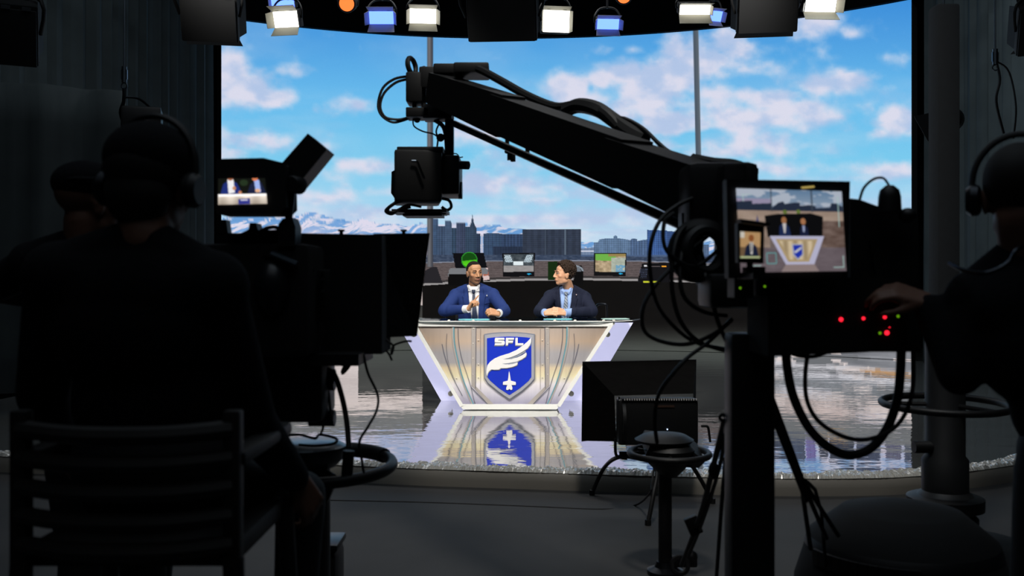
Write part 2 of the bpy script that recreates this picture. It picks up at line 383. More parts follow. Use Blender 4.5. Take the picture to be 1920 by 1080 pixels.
    put(img, slab, (60,60,58)); put(img, (u>600)&(u<792)&(v>546)&(v<572), (226,212,208)); put(img, (u>600)&(u<672)&(v>572), (214,202,200)+(tt[...,None]-.5)*70)
    lo = sstep(598, 662, v)*((u > 672) & (u < 1420)); put(img, lo, np.array([74,78,74])[None,None]+6*(fbm(u/30, v/6, 3)[...,None]-.5))
    # windows posts
    def post(x0, x1, y0, y1):
        m = np.clip((x1-x0)/2+.75-np.abs(u-(x0+x1)/2), 0, 1.5)/1.5*(v>y0)*(v<y1); s = np.clip((u-x0)/(x1-x0), 0, 1)
        put(img, m, np.stack([112-46*np.abs(s-.35)*2, 112-44*np.abs(s-.35)*2, 116-40*np.abs(s-.35)*2], -1))
    post(801,812,60,500)
    l = 1304.5+(v-60)*.0215; m = np.clip(5.75-np.abs(u-l), 0, 1.5)/1.5*(v<500); s = np.clip((u-l+5)/10, 0, 1)
    put(img, m, np.stack([70+26*s, 82+22*s, 96+16*s], -1))
    put(img, inpoly(u, v, [(793,531),(796,508),(811,500),(819,500),(830,531)]), (38,36,40))
    # display screens and chair backs on the control desk
    def scr(q, col): put(img, inpoly(u, v, q), col)
    scr([(849,475),(907,474),(919,527),(858,527)], (14,14,18))
    r = np.hypot(u-880, v-487.5); put(img, r < 15.2, (30,104,20)); put(img, (r < 13.8), (20,74,16)); put(img, (r < 13.5)&(v > 488+(880-u)*.1), np.stack([40+50*sstep(-12,12,v-487.5), 150+60*sstep(-10,12,v-487.5), 28+0*u], -1)); put(img, (r>13.8)&(r<15.2), (50,150,50))
    scr([(904,503),(914,502),(918,524),(906,526)], (214,190,188)); scr([(905,511),(916,510),(917,516),(906,518)], (170,100,80)); 
    scr([(840,527),(841,507),(845,503),(910,502),(915,506),(915,514),(841,515)], (118,120,124)); scr([(840,535),(841,514),(905,514),(907,535)], (10,9,9))
    scr([(942,475),(1003,474),(1002,518),(943,519)], (16,15,18))
    m = inpoly(u, v, [(944,476.5),(1001,476),(1000,509),(945,510)]); rr = np.abs(u-972)
    put(img, m, np.array([70,78,84])[None,None]+60*(fbm(u/5, v/4, 3, 2)[...,None]-.5))
    put(img, m & (v > 498), np.array([150,146,146])[None,None]+30*(fbm(u/8, v/2, 3, 2)[...,None]-.5))
    put(img, m & (v > 478) & (v < 492) & (rr > 10+(492-v)*.4) & (rr < 27-(v-478)*.2) & (np.sin(u*1.9+v) > -.5), (198,216,226))
    put(img, m & (v > 490) & (v < 497) & (rr < 9), (226,236,240)); put(img, inpoly(u, v, [(987,513.5),(991,512),(997,513.5),(991,515.5)]), (40,170,220))
    scr([(1027,491),(1046,490),(1050,525),(1028,525)], (22,44,16)); scr([(1075,534),(1078,498),(1090,498),(1094,505),(1094,534)], (12,11,11))
    put(img, (np.abs(np.hypot((u-1078)/1.4, v-509)-10.5)<1.3)&(v<508)&(u>1070), (140,150,160)); scr([(1076,500),(1086,500),(1090,509),(1076,509)], (110,116,124))
    scr([(1114,474.5),(1175,474),(1173,518),(1113,517)], (18,17,19))
    m = inpoly(u, v, [(1117,476),(1173,475.5),(1171.5,510),(1116,509.5)]); n1 = fbm(u/7, v/5, 4, 1); n2 = fbm(u/5+3, v/4, 4, 5)
    mp = np.array([170,150,120])[None,None] + (n1[...,None]-.5)*np.array([120,110,100]); put(img, m, mp)
    put(img, m & (v < 486+5*n2) & (u < 1155), (110,176,74)); put(img, m & (v < 481) & (u > 1140), (150,130,80)); put(img, m & (u > 1146) & (v > 483), np.array([196,204,190])[None,None]-(n2[...,None])*50)
    put(img, m & (u > 1154) & (v > 497) & (n2 > .45), (110,160,190)); put(img, inpoly(u, v, [(1159,513),(1163,511.5),(1169,513),(1163,515)]), (40,170,220))
    scr([(1204,494),(1264,492),(1256,529),(1195,529)], (18,17,20)); put(img, (u>1240)&(u<1249)&(v>498)&(v<500.5), (236,160,50)); put(img, (u>1208)&(u<1238)&(v>499)&(v<500), (120,110,110)); put(img, (u>1208)&(u<1214)&(v>497)&(v<500), (210,210,215))
    for k in range(6): put(img, (np.abs(u-(1207+k*.0)) < 8-k*.3)&(np.abs(v-(505+k*3.2))<.6)&(np.sin(u*2+k)>-.2), (70,78,100))
    put(img, (u>1206)&(u<1237)&(np.abs(v-528.4)<1.4)&((u<1221)|(u>1223)), (196,200,50))
    scr([(1280,520),(1281,505),(1286,502),(1300,502),(1300,520)], (150,152,150))
    put(img, (u>1318)&(u<1338)&(np.abs(v-498)<1.6), (190,196,206))
    return np.clip(img, 0, 255)
img = paint_wall(u, v)
me = grid_mesh('screen', np.stack([XX, YY, ZZ], -1), lin(img))
me.polygons.foreach_set('use_smooth', [True]*len(me.polygons))
t = thing('video_wall', 'huge curved video wall showing blue sky, clouds, mountains, city skyline and a control desk', 'screen', (0, 17.7, SZ))
mesh_obj('screen', me, attr_mat('video_wall_picture', True, 1.0, .5, .04, 60), t)
fr = MB()
for i in range(40):                       # casing behind the picture
    a, b = A0+(A1-A0)*i/40, A0+(A1-A0)*(i+1)/40
    q = [Vector((rr*math.sin(t_), YCC+rr*math.cos(t_), z)) for z in (ZB-.004, ZT) for rr, t_ in ((R_+.02, a), (R_+.02, b), (R_+.25, b), (R_+.25, a))]
    fr.add(q, [(0,3,2,1), (4,5,6,7), (0,1,5,4), (1,2,6,5), (2,3,7,6), (3,0,4,7)])
obj('casing', fr, MATTE, t, smooth=False)
hd = MB()                                 # black header hung in front of the picture's top
for i in range(48):
    a, b = A0-.08+(A1-A0+.16)*i/48, A0-.08+(A1-A0+.16)*(i+1)/48
    q = [Vector((rr*math.sin(t_), YCC+rr*math.cos(t_), z)) for z in (ZT-.0, 8.3) for rr, t_ in ((R_-.1, a), (R_-.1, b), (R_-.03, b), (R_-.03, a))]
    hd.add(q, [(0,3,2,1), (4,5,6,7), (0,1,5,4), (1,2,6,5), (2,3,7,6), (3,0,4,7)])
obj('header_valance', hd, CLOTH, smooth=False, label='black curved valance hanging above the top edge of the video wall', cat='curtain')

# ---------------------------------------------------------------- stage
front = [(-5.6,8.2),(-4.7,7.45),(-3.7,7.02),(-2.5,6.86),(-1.35,6.72),(-.6,6.56),(0,6.46),(.8,6.34),(1.7,6.24),(2.3,6.25),(2.7,6.34),(3.3,6.6),(4.2,7.2),(5.2,8.3),(6.2,10.2)]
def smoothpts(p, sub=5):
    p = [Vector((a, b, 0)) for a, b in p]; q = []
    for i in range(len(p)-1):
        a = p[max(i-1,0)]; b = p[i]; c = p[i+1]; d = p[min(i+2, len(p)-1)]
        for k in range(sub):
            t_ = k/sub; q.append(.5*((2*b)+(c-a)*t_+(2*a-5*b+4*c-d)*t_*t_+(3*b-a-3*c+d)*t_**3))
    q.append(p[-1]); return q
fp = smoothpts(front)
arc = [Vector((9.3*math.sin(a), YCC+9.3*math.cos(a), 0)) for a in np.linspace(A1+.02, A0-.02, 40)]
top = [(p.x, p.y) for p in fp + arc]
st = MB().prism([(x, y, 0.0) for x, y in top], (0, 0, SZ))
sm = bpy.data.materials.new('glossy_stage_floor'); sm.use_nodes = True; nt = sm.node_tree; b = nt.nodes['Principled BSDF']
b.inputs['Base Color'].default_value = (.22, .225, .215, 1); b.inputs['Roughness'].default_value = .03; b.inputs['IOR'].default_value = 2.9
b.inputs['Coat Weight'].default_value = 1.0; b.inputs['Coat Roughness'].default_value = .025; b.inputs['Coat IOR'].default_value = 1.8
tc = nt.nodes.new('ShaderNodeTexCoord'); mp = nt.nodes.new('ShaderNodeMapping'); mp.inputs['Scale'].default_value = (1.4, 3.0, 1)
nz = nt.nodes.new('ShaderNodeTexNoise'); nz.inputs['Scale'].default_value = 1.3; nz.inputs['Detail'].default_value = 3.5; nz.inputs['Roughness'].default_value = .55
nt.links.new(tc.outputs['Object'], mp.inputs['Vector']); nt.links.new(mp.outputs['Vector'], nz.inputs['Vector'])
bp = nt.nodes.new('ShaderNodeBump'); bp.inputs['Strength'].default_value = .34; bp.inputs['Distance'].default_value = .010
nt.links.new(nz.outputs['Fac'], bp.inputs['Height']); nt.links.new(bp.outputs['Normal'], b.inputs['Normal']); nt.links.new(bp.outputs['Normal'], b.inputs['Coat Normal'])
t = thing('stage', 'low rounded stage with glossy mirror-like floor under the news desk', 'stage', (0, 9, 0))
obj('deck', st, sm, t, smooth=False)
rm = MB(); prof = [(0,.1195),(.03,.114),(.05,.09),(.056,.05),(.055,.0)]; M_ = len(prof)
def outn(i):
    d = (fp[min(i+1, len(fp)-1)]-fp[max(i-1, 0)]).normalized(); return Vector((d.y, -d.x, 0))
for i in range(len(fp)):
    for r_, z_ in prof: rm.v.append(fp[i] + outn(i)*(r_+.012*(vnoise(np.array([i*.31]), np.array([z_*9]), 1)[0]-.5)) + Vector((0,0,z_)))
rm.f = [(i*M_+k, (i+1)*M_+k, (i+1)*M_+k+1, i*M_+k+1) for i in range(len(fp)-1) for k in range(M_-1)]
obj('rim', rm, mat('beige_vinyl_rim', (150,146,138), .5, var=.12, scale=3), t)
cr = MB(); rows = 9; N_ = (len(fp)-1)*18+1
for i in range(N_):                       # crinkled clear tape along the edge
    f = i/18; j = min(int(f), len(fp)-2); p = fp[j].lerp(fp[j+1], f-j); n = -(outn(j).lerp(outn(j+1), f-j)).normalized()
    wn = .11+.12*float(vnoise(np.array([f*.5]), np.array([3.]), 2)[0])
    for k in range(rows):
        q = k/(rows-1); e = 0 < k < rows-1
        cr.v.append(p + n*(-.045+wn*q+(random.random()-.5)*.006) + Vector((0,0,SZ+.002+(random.random()*.014+.005*math.sin(i*.4) if e else 0)-(.010 if k == 0 else 0))))
cr.f = [(i*rows+k, (i+1)*rows+k, (i+1)*rows+k+1, i*rows+k+1) for i in range(N_-1) for k in range(rows-1)]
obj('edge_tape', cr, mat('crinkled_tape', (215,213,205), .14, .0, var=.08, spec=1.0), t, smooth=False, label='crinkled shiny tape')

# drapes
def drape(name, pts, z0, z1, pleats, depth, label, m=DRAPE):
    P_ = [Vector((a, b_, 0)) for a, b_ in pts]; L = [0]
    for i in range(len(P_)-1): L.append(L[-1]+(P_[i+1]-P_[i]).length)
    n = int(pleats*9); vs = []; nz_ = 8
    for j in range(nz_+1):
        z = z0+(z1-z0)*j/nz_
        for i in range(n+1):
            s = L[-1]*i/n; k = max(q for q in range(len(L)-1) if L[q] <= s+1e-9); p = P_[k].lerp(P_[k+1], (s-L[k])/(L[k+1]-L[k]))
            d = (P_[k+1]-P_[k]).normalized(); nn = Vector((-d.y, d.x, 0)); ph = 2*PI*pleats*i/n
            off = depth*(math.sin(ph+.8*math.sin(ph*.37))+.35*math.sin(ph*2.3+j*.25))
            vs.append(p + nn*off + Vector((0,0,z)))
    fs = [(j*(n+1)+i, j*(n+1)+i+1, (j+1)*(n+1)+i+1, (j+1)*(n+1)+i) for j in range(nz_) for i in range(n)]
    m_ = MB(); m_.add(vs, fs); o = obj(name, m_, m, label=label, cat='curtain')
    md = o.modifiers.new('thick', 'SOLIDIFY'); md.thickness = .006
    return o
drape('side_curtain', [(-5.02,16.0),(-5.4,12.5),(-6.0,10.8),(-7.4,10.0)], .14, 8.3, 22, .06, 'tall pleated black curtain on the left beside the video wall')
drape('side_curtain', [(6.40,14.95),(6.55,11.0),(6.9,8.3)], .14, 8.3, 22, .06, 'tall pleated black curtain on the right beside the video wall')
drape('masking_curtain', [(-3.9,9.7),(-4.9,9.2),(-6.6,8.4)], .3, 3.3, 5, .05, 'lower flat black masking cloth hung in front of the left curtain')
# ---------------------------------------------------------------- news desk
YD = 9.42
WHITE = mat('white_lacquer', (238,238,232), .3, var=.02)
LAV = mat('backlit_frosted_side_panel', (214,214,242), .3, var=.02, emit=(196,196,232), estr=.85)
def D(px, py, dy=0.0): v_ = P(px, py, YD); v_.y += dy; return v_
desk = thing('news_desk', 'white framed news desk with tan metal-look front and blue shield emblem', 'desk', (0, 9.8, SZ))
# front picture panel
x0, y0, x1, y1 = 783, 611, 1147, 758
cu = np.linspace(775, 1150, 260); cv = np.linspace(609, 758, 120); U, V = np.meshgrid(cu, cv)
lo_l = 783+(V-611)*(868-783)/(758-611); lo_r = 1146+(V-611)*(1045-1146)/(758-611)
T_ = (U-775)/(1150-775); UU = lo_l+(lo_r-lo_l)*T_
PT = np.stack([(UU-960)/F*YD, np.full_like(UU, YD), ZC+(YH-V)/F*YD], -1)
def paint_panel(u, v):
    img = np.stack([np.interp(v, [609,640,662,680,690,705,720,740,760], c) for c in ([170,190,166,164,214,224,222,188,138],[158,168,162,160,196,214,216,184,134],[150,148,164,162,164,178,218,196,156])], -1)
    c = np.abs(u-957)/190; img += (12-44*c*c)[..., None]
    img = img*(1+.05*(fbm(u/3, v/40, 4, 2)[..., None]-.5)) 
    return np.clip(img, 0, 255)
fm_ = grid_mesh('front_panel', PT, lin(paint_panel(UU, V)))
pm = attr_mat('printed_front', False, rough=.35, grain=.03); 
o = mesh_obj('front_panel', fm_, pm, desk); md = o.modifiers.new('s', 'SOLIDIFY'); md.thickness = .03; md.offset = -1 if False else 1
# body behind the print so it is a real box
bk = MB().prism([D(786,612,.04), D(868,758,.04), D(1045,758,.04), D(1144,612,.04)], (0, .5, 0)); obj('carcass', bk, WHITE, desk, smooth=False)
fr = MB()
def bar(a, b_, w_, dep=.05, dy=-.02):
    a = Vector(a); b_ = Vector(b_); d = (b_-a).normalized(); n = Vector((d.z, 0, -d.x))*w_/2; off = Vector((0, dy, 0))
    return [a-n+off, b_-n+off, b_+n+off, a+n+off], (0, dep, 0)
fr.prism(*bar(D(782,607.5), D(1149,607.5), .045)); obj('top_rail', fr, WHITE, desk, smooth=False)
obj('side_rail', MB().prism(*bar(D(777,608), D(866,761), .036, .05, -.026)), WHITE, desk, smooth=False)
obj('side_rail', MB().prism(*bar(D(1146,608), D(1047,761), .036, .05, -.026)), WHITE, desk, smooth=False)
obj('bottom_rail', MB().prism([D(861,757.5,-.02), D(1050,757.5,-.02), D(1044,767.2,-.02), D(868,767.2,-.02)], (0,.07,0)), WHITE, desk, smooth=False)
DARKG = mat('printed_dark_line', (96,98,112), .4); TEAL = mat('printed_teal_line', (86,160,176), .4); RIVET = mat('rivet', (206,200,190), .35, .4)
STRIP = mat('printed_strip', (172,164,158), .4, var=.06)
def ribbon(pts, w_, dy=-.004, th=.004):
    p = [D(a, b_, dy) for a, b_ in pts]; q = []
    m_ = len(p)
    for i in range(m_-1):
        a = p[max(i-1,0)]; b_ = p[i]; c = p[i+1]; d = p[min(i+2, m_-1)]
        for k in range(6):
            t_ = k/6; q.append(.5*((2*b_)+(c-a)*t_+(2*a-5*b_+4*c-d)*t_*t_+(3*b_-a-3*c+d)*t_**3))
    q.append(p[-1]); L = []; Rr = []
    for i in range(len(q)):
        d = (q[min(i+1, len(q)-1)]-q[max(i-1,0)]).normalized(); n = Vector((d.z, 0, -d.x))*w_/2; L.append(q[i]-n); Rr.append(q[i]+n)
    mb_ = MB()
    for i in range(len(q)-1): mb_.prism([L[i], L[i+1], Rr[i+1], Rr[i]], (0, -th, 0))
    return mb_
for s in (-1, 1):
    mx = lambda pts: [(957+s*(a-957), b_) for a, b_ in pts]
    obj('inlay_line', ribbon(mx([(849,612),(850,640),(856,672),(868,715),(886,758)]), .017), STRIP, desk)
    obj('inlay_line', ribbon(mx([(851,612),(852,640),(858,672),(870,715),(888,758)]), .0075, -.009), TEAL, desk)
    obj('inlay_line', ribbon(mx([(859,612),(860,640),(866,672),(880,715),(891,758)]), .004), DARKG, desk)
    obj('inlay_line', ribbon(mx([(829,645),(835,670),(848,705),(867,742)]), .005), DARKG, desk)
    obj('inlay_line', ribbon(mx([(838,625),(837,650),(841,680),(854,715)]), .002), DARKG, desk)
    obj('inlay_strip', MB().prism([D(*p, -.003) for p in mx([(884,612),(892,612),(892,724),(884,724)])], (0,-.003,0)), STRIP, desk, smooth=False)
    obj('inlay_line', ribbon(mx([(892.3,612),(892,670),(891.5,728)]), .004, -.007), DARKG, desk)
    obj('inlay_line', ribbon(mx([(884,726),(895,738),(914,757)]), .006, -.007), DARKG, desk)
    obj('inlay_strip', MB().prism([D(*p, -.003) for p in mx([(886,724),(892,724),(925,757),(914,757)])], (0,-.003,0)), STRIP, desk, smooth=False)
    obj('inlay_line', ribbon(mx([(901,614),(901,690),(901,730)]), .002), STRIP, desk)
    for a, b_ in ((888,616),(887,644),(887,672),(887,702),(897,683),(897,708),(897,638),(856,709)):
        q = D(957+s*(a-957), b_); obj('rivet', MB().lathe((q.x, YD-.004, q.z), [(.006,0),(.006,.004),(.002,.006)], 8, (0,-1,0)), RIVET, desk)
# shield emblem
def sh(pts, k=1.0): return [(960.4+(a-960.4)*k, 686+(b_-686)*k) for a, b_ in pts]
def zpx(a, b_): return (860+a/6.355, 610+b_/6.353)
outer = [zpx(*p) for p in [(303,103),(400,88),(500,80),(600,79),(700,80),(800,88),(908,103),(910,640),(870,690),(760,790),(612,888),(600,888),(460,790),(345,695),(303,630)]]
inner = [zpx(*p) for p in [(338,152),(430,140),(520,134),(600,132),(700,134),(790,140),(865,150),(866,612),(830,660),(730,745),(610,824),(600,824),(480,745),(375,655),(338,605)]]
SILV = mat('silver_border', (196,196,204), .3, .35, var=.05); SILD = mat('silver_edge', (150,154,168), .3, .35, var=.05)
BLUE = mat('emblem_blue', (24,52,190), .35, var=.12, scale=3); WHI = mat('emblem_white', (240,238,236), .3, var=.03)
def plate(name, poly, m, dy, th, par, **kw): return obj(name, MB().prism([D(a, b_, dy) for a, b_ in poly], (0, -th, 0)), m, par, smooth=False, **kw)
plate('shield_edge', outer, SILD, -.004, .012, desk)
mid = [((a*.72+c*.28), (b_*.72+d*.28)) for (a, b_), (c, d) in zip(outer, inner)]
plate('shield_border', mid, SILV, -.016, .008, desk)
plate('shield_field', inner, BLUE, -.024, .003, desk)
def dots(name, polys, m, dy, th, **kw):
    mb_ = MB()
    for p in polys: mb_.prism([D(*zpx(a, b_), dy) for a, b_ in p], (0, -th, 0))
    return obj(name, mb_, m, desk, smooth=False, **kw)
SHD = mat('emblem_grey_edge', (150,158,172), .35)
# letters S F L
S_ = [[(440,145),(545,145),(548,168),(475,170),(470,180),(540,182),(552,192),(548,222),(535,234),(428,234),(432,213),(510,211),(514,202),(440,200),(430,190),(432,156)]]
F_ = [[(562,145),(662,145),(658,168),(592,168),(592,182),(650,182),(646,204),(592,204),(588,234),(562,234)]]
L_ = [[(676,145),(704,145),(704,210),(772,210),(766,234),(676,234)]]
for l in (S_, F_, L_):
    dots('letter', [[(a-3, b_+12) for a, b_ in p] for p in l], SHD, -.027, .004)
    dots('letter', l, WHI, -.031, .005)
W1 = [(865,140),(862,195),(850,230),(820,270),(770,305),(700,345),(620,378),(530,400),(620,398),(700,378),(760,350),(805,318),(808,345),(795,372),(750,402),(690,428),(600,445),(520,452),(600,462),(650,452),(700,440),(702,452),(690,472),(640,492),(570,506),(500,506),(495,512),(480,524),(430,526),(390,522),(360,545),(345,575),(338,605),(330,560),(332,520),(345,470),(375,430),(430,390),(500,360),(600,330),(690,290),(760,240),(820,190)]
dots('wing_edge', [[(a+6, b_+8) for a, b_ in W1]], SHD, -.027, .004)
dots('wing', [W1], WHI, -.031, .006)
for q in ([(530,400),(620,385),(710,350),(790,300),(800,312),(720,362),(630,398)], [(520,452),(620,446),(710,424),(715,434),(640,456),(560,460)]):
    dots('wing_groove', [q], SHD, -.0372, .001)
J1 = [(601,540),(609,570),(618,630),(622,655),(680,670),(682,690),(680,706),(640,706),(628,702),(640,735),(640,758),(622,766),(604,752),(586,766),(566,760),(568,735),(582,702),(570,706),(528,702),(528,686),(530,668),(584,655),(590,630),(596,570)]
dots('jet_edge', [[(a, b_+5) for a, b_ in J1]], SHD, -.027, .004); dots('jet', [J1], WHI, -.031, .005)
# frosted side panels
YW = 10.15
def wing_panel(poly): 
    return MB().prism([P(a, b_, YW) for a, b_ in poly], (0, .02, 0))
obj('side_panel', wing_panel([(744,605),(806,605),(880,751),(827,751)]), LAV, desk, smooth=False)
obj('side_panel', wing_panel([(1187,605),(1125,605),(1036,751),(1101,751)]), LAV, desk, smooth=False)
for a, b_ in ((1139,627),(1071,738),(776,627),(845,738)):
    q = P(a, b_, 9.9); obj('standoff', MB().lathe((q.x, 9.9, q.z), [(.02,0),(.028,.0),(.028,.012),(.02,.018)], 16, (0,-1,0)).cyl((q.x, 9.9, q.z), (q.x, YW+.001, q.z), .008, n=10), mat('satin_standoff', (222,218,204), .4) if 'satin_standoff' not in bpy.data.materials else bpy.data.materials['satin_standoff'], desk)
# glass top
GLASS = bpy.data.materials.new('tinted_glass_top'); GLASS.use_nodes = True; nt = GLASS.node_tree; out = nt.nodes['Material Output']; nt.nodes.remove(nt.nodes['Principled BSDF'])
tr = nt.nodes.new('ShaderNodeBsdfTransparent'); tr.inputs[0].default_value = (.62, .76, .80, 1); gl = nt.nodes.new('ShaderNodeBsdfGlossy'); gl.inputs['Roughness'].default_value = .02; gl.inputs['Color'].default_value = (.9, .97, 1, 1)
fr_ = nt.nodes.new('ShaderNodeFresnel'); fr_.inputs['IOR'].default_value = 1.55; mx_ = nt.nodes.new('ShaderNodeMixShader')
nt.links.new(fr_.outputs[0], mx_.inputs[0]); nt.links.new(tr.outputs[0], mx_.inputs[1]); nt.links.new(gl.outputs[0], mx_.inputs[2]); nt.links.new(mx_.outputs[0], out.inputs['Surface'])
poly = [(-1.28,9.9),(-1.16,9.56),(-.98,9.40),(-.5,9.37),(0,9.36),(.5,9.37),(1.0,9.40),(1.2,9.6),(1.34,9.95),(1.22,10.12),(.9,10.2),(0,10.22),(-.9,10.2),(-1.2,10.12)]
obj('glass_top', MB().prism([(a, b_, .984) for a, b_ in poly], (0,0,.014)), GLASS, desk, smooth=False)
obj('shelf', MB().prism([(-.90,9.43,.93),(.93,9.43,.93),(.86,9.9,.93),(-.84,9.9,.93)], (0,0,.02)), mat('desk_shelf', (60,66,74), .25), desk, smooth=False)
for x in (-.92,-.62,-.38,0.08,.42,.62,.90,1.0):
    obj('glass_support', MB().cyl((x, 9.43, .955), (x, 9.43, .984), .009, n=10).cyl((x, 9.43, .998), (x, 9.43, 1.006), .015, .010, n=12), WHI_ if (WHI_ := bpy.data.materials.get('satin_standoff')) else CHROME, desk)
obj('glass_edge_highlight', MB().tube([(a, b_-.004, .991) for a, b_ in poly[1:8]], .005, 6, 3), bpy.data.materials['white_lacquer'], desk)  # white tube stands in for the highlight along the glass front edge
def papers(c, lab, rot=0.0, w_=.30, d_=.16, m=None):
    mb_ = MB().box((c[0], c[1], 1.0005), (w_, d_, .003), rotz(rot)).box((c[0]+.02, c[1]+.01, 1.003), (w_*.9, d_*.95, .002), rotz(rot+.12))
    obj('paper_sheets', mb_, m or mat('teal_paper', (120,200,206), .6), smooth=False, label=lab, cat='papers')
papers((-.385,9.62), 'teal paper sheets on the glass desk before the man in bright blue', .05)
papers((.46,9.72), 'teal paper sheets under the clasped hands of the curly-haired man', -.04, .28, .12)
papers((1.05,9.8), 'pale printed sheets at the empty right end of the glass desk', .1, .26, .14, mat('pale_paper', (176,206,196), .6, var=.3, scale=40))
# ---------------------------------------------------------------- people
SKINM = attr_mat('skin', False, rough=.5, grain=.04, gscale=60)
EYEW = mat('eye_white', (170,162,155), .4, var=.02); IRIS = mat('iris', (40,25,18), .2)
def frame(yaw, pitch=0.0, roll=0.0):      # head axes: x to the person's left as seen from the front, y forward, z up
    return Matrix.Rotation(math.radians(yaw), 3, 'Z') @ Matrix.Rotation(PI, 3, 'Z') @ Matrix.Rotation(math.radians(pitch), 3, 'X') @ Matrix.Rotation(math.radians(roll), 3, 'Y')
def head_prims(mb, c, R, k=1.0, nose=1.0, jaw=1.0):
    def q(x, y, z): return c + R @ Vector((x*k, y*k, z*k))
    def b(p, r): mb.ball(q(*p), tuple(v*k for v in r), R, 20, 14)
    b((0,-.012,.038), (.074,.094,.082)); b((0,.02,.0), (.068,.07,.085)); b((0,.026,-.04), (.058*jaw,.064,.07))
    b((0,.055,-.093), (.030*jaw,.030,.024)); b((0,.030,-.078), (.050*jaw,.05,.034))
    for s in (-1, 1):
        b((s*.040,.052,-.020), (.024,.024,.024)); b((s*.074,-.008,-.012), (.010,.020,.032)); b((s*.081,-.014,.002), (.006,.014,.020))
        b((s*.030,.083,.026), (.026,.012,.008)); b((s*.014,.098,-.034), (.009,.010,.008)); b((s*.042,.005,-.062), (.018,.038,.030))
    mb.limb(q(0,.088,.018), q(0,.102+.010*nose,-.028), .0085*k, .0125*k, 10)
    b((0,.090,-.056), (.022,.012,.007)); b((0,.089,-.067), (.019,.012,.007)); b((0,.082,-.062), (.030,.014,.018))
    b((0,.048,.050), (.058,.036,.040))
def hand_prims(mb, wr, fwd, nrm, side, curls, spread=.10, thumb=(.6,.7,.25), tcurl=.5, k=1.0):
    fwd = Vector(fwd).normalized(); nrm = Vector(nrm); nrm = (nrm-fwd*nrm.dot(fwd)).normalized(); lat = fwd.cross(nrm)*side; wr = Vector(wr)
    kn = []
    for i in range(4):
        kp = wr + fwd*(.088-.006*abs(i-1))*k + lat*(.031-.0205*i)*k; kn.append(kp)
        mb.limb(wr + lat*(.018-.012*i)*k, kp, .0165*k, .0125*k, 10)
    L = [.074,.083,.077,.060]
    for i in range(4):
        d = (fwd + lat*spread*(1.5-i)).normalized(); p = kn[i]; ax = d.cross(nrm).normalized(); r = [.0100,.0092,.0084,.0072]
        c1 = curls[i] if isinstance(curls[i], (tuple, list)) else (curls[i],)*3
        for j, f in enumerate((.46,.30,.24)):
            d = (Matrix.Rotation(c1[j], 3, ax) @ d).normalized()
            e = p + d*L[i]*f*k; mb.limb(p, e, r[j]*k, r[j+1]*k, 10); p = e
    b = wr + fwd*.022*k + lat*.024*k; d = (fwd*thumb[0]+lat*thumb[1]+nrm*thumb[2]).normalized()
    mb.limb(wr, b + d*.01, .016*k, .0145*k, 10); e = b + d*.042*k; mb.limb(b, e, .0145*k, .0115*k, 10)
    d2 = (d + (fwd*.6 - lat*.6 + nrm*.4)*tcurl).normalized(); e2 = e + d2*.030*k; mb.limb(e, e2, .0115*k, .0100*k, 10); mb.limb(e2, e2 + (d2 + (fwd*.4-lat*.5)*tcurl).normalized()*.022*k, .0100*k, .0080*k, 10)
def body(mb, J, g=0.0, legs=True, arms=True, yaw=0.0, w=1.0):
    """torso, arms and legs as overlapping tapered volumes that are grown into one skin; g thickens it"""
    R = rotz(math.radians(yaw))
    pel, ch, nk = J['pel'], J['chest'], J['neck']
    mb.ball(pel, (.165*w+g,.12+g,.12+g), R, 20, 14); mb.ball(pel.lerp(ch, .45), (.145*w+g,.108+g,.15+g), R, 20, 14)
    mb.ball(ch, (.165*w+g,.118+g,.155+g), R, 20, 14); mb.ball(ch.lerp(nk, .35), (.165*w+g,.105+g,.12+g), R, 20, 14)
    mb.limb(J['sl'], J['sr'], .062*w+g, .062*w+g, 18); 
    mb.limb(nk.lerp(J['sl'], .1), J['sl'].lerp(nk, .25)+Vector((0,0,.012)), .045+g, .045+g, 14); mb.limb(nk.lerp(J['sr'], .1), J['sr'].lerp(nk, .25)+Vector((0,0,.012)), .045+g, .045+g, 14)
    if arms:
        for s in 'lr':
            mb.limb(J['s'+s], J['e'+s], .052*w+g, .041*w+g, 16)
            wr = J['w'+s].lerp(J['e'+s], J.get('cuff', 0.0)) if g > 0 else J['w'+s]
            mb.limb(J['e'+s], wr, .041*w+g, .027+g*.9, 16)
    if legs:
        for s in 'lr':
            mb.limb(J['h'+s], J['k'+s], .082+g, .056+g, 16); mb.limb(J['k'+s], J['a'+s], .056+g, .038+g, 16)
            f = (J['a'+s]-J['k'+s]); 
def shoes(J, fwd, par):
    for s in 'lr':
        a = J['a'+s]; m_ = MB(); f = Vector(fwd).normalized()
        m_.ball(a + f*.05 + Vector((0,0,-.035)), (.047,.13,.038), Matrix.Rotation(math.atan2(-f.x, f.y), 3, 'Z')); m_.ball(a + Vector((0,0,-.02)), (.045,.055,.05)); m_.ball(a+f*.13+Vector((0,0,-.045)), (.045,.06,.027), Matrix.Rotation(math.atan2(-f.x, f.y), 3, 'Z'))
        m2 = remesh(m_, .012, 2)
        mesh_obj('shoe', m2, BLK, par)
def soften_head(me, c, R, k):
    bm = bmesh.new(); bm.from_mesh(me); Rt = R.transposed(); sel = []
    for v_ in bm.verts:
        L = Rt @ (v_.co-c)/k
        if abs(L.z) < .135 and abs(L.x) < .069 and not (abs(L.x) < .022 and L.y > .092): sel.append(v_)
    for _ in range(7): bmesh.ops.smooth_vert(bm, verts=sel, factor=.5, use_axis_x=True, use_axis_y=True, use_axis_z=True)
    bm.to_mesh(me); bm.free()
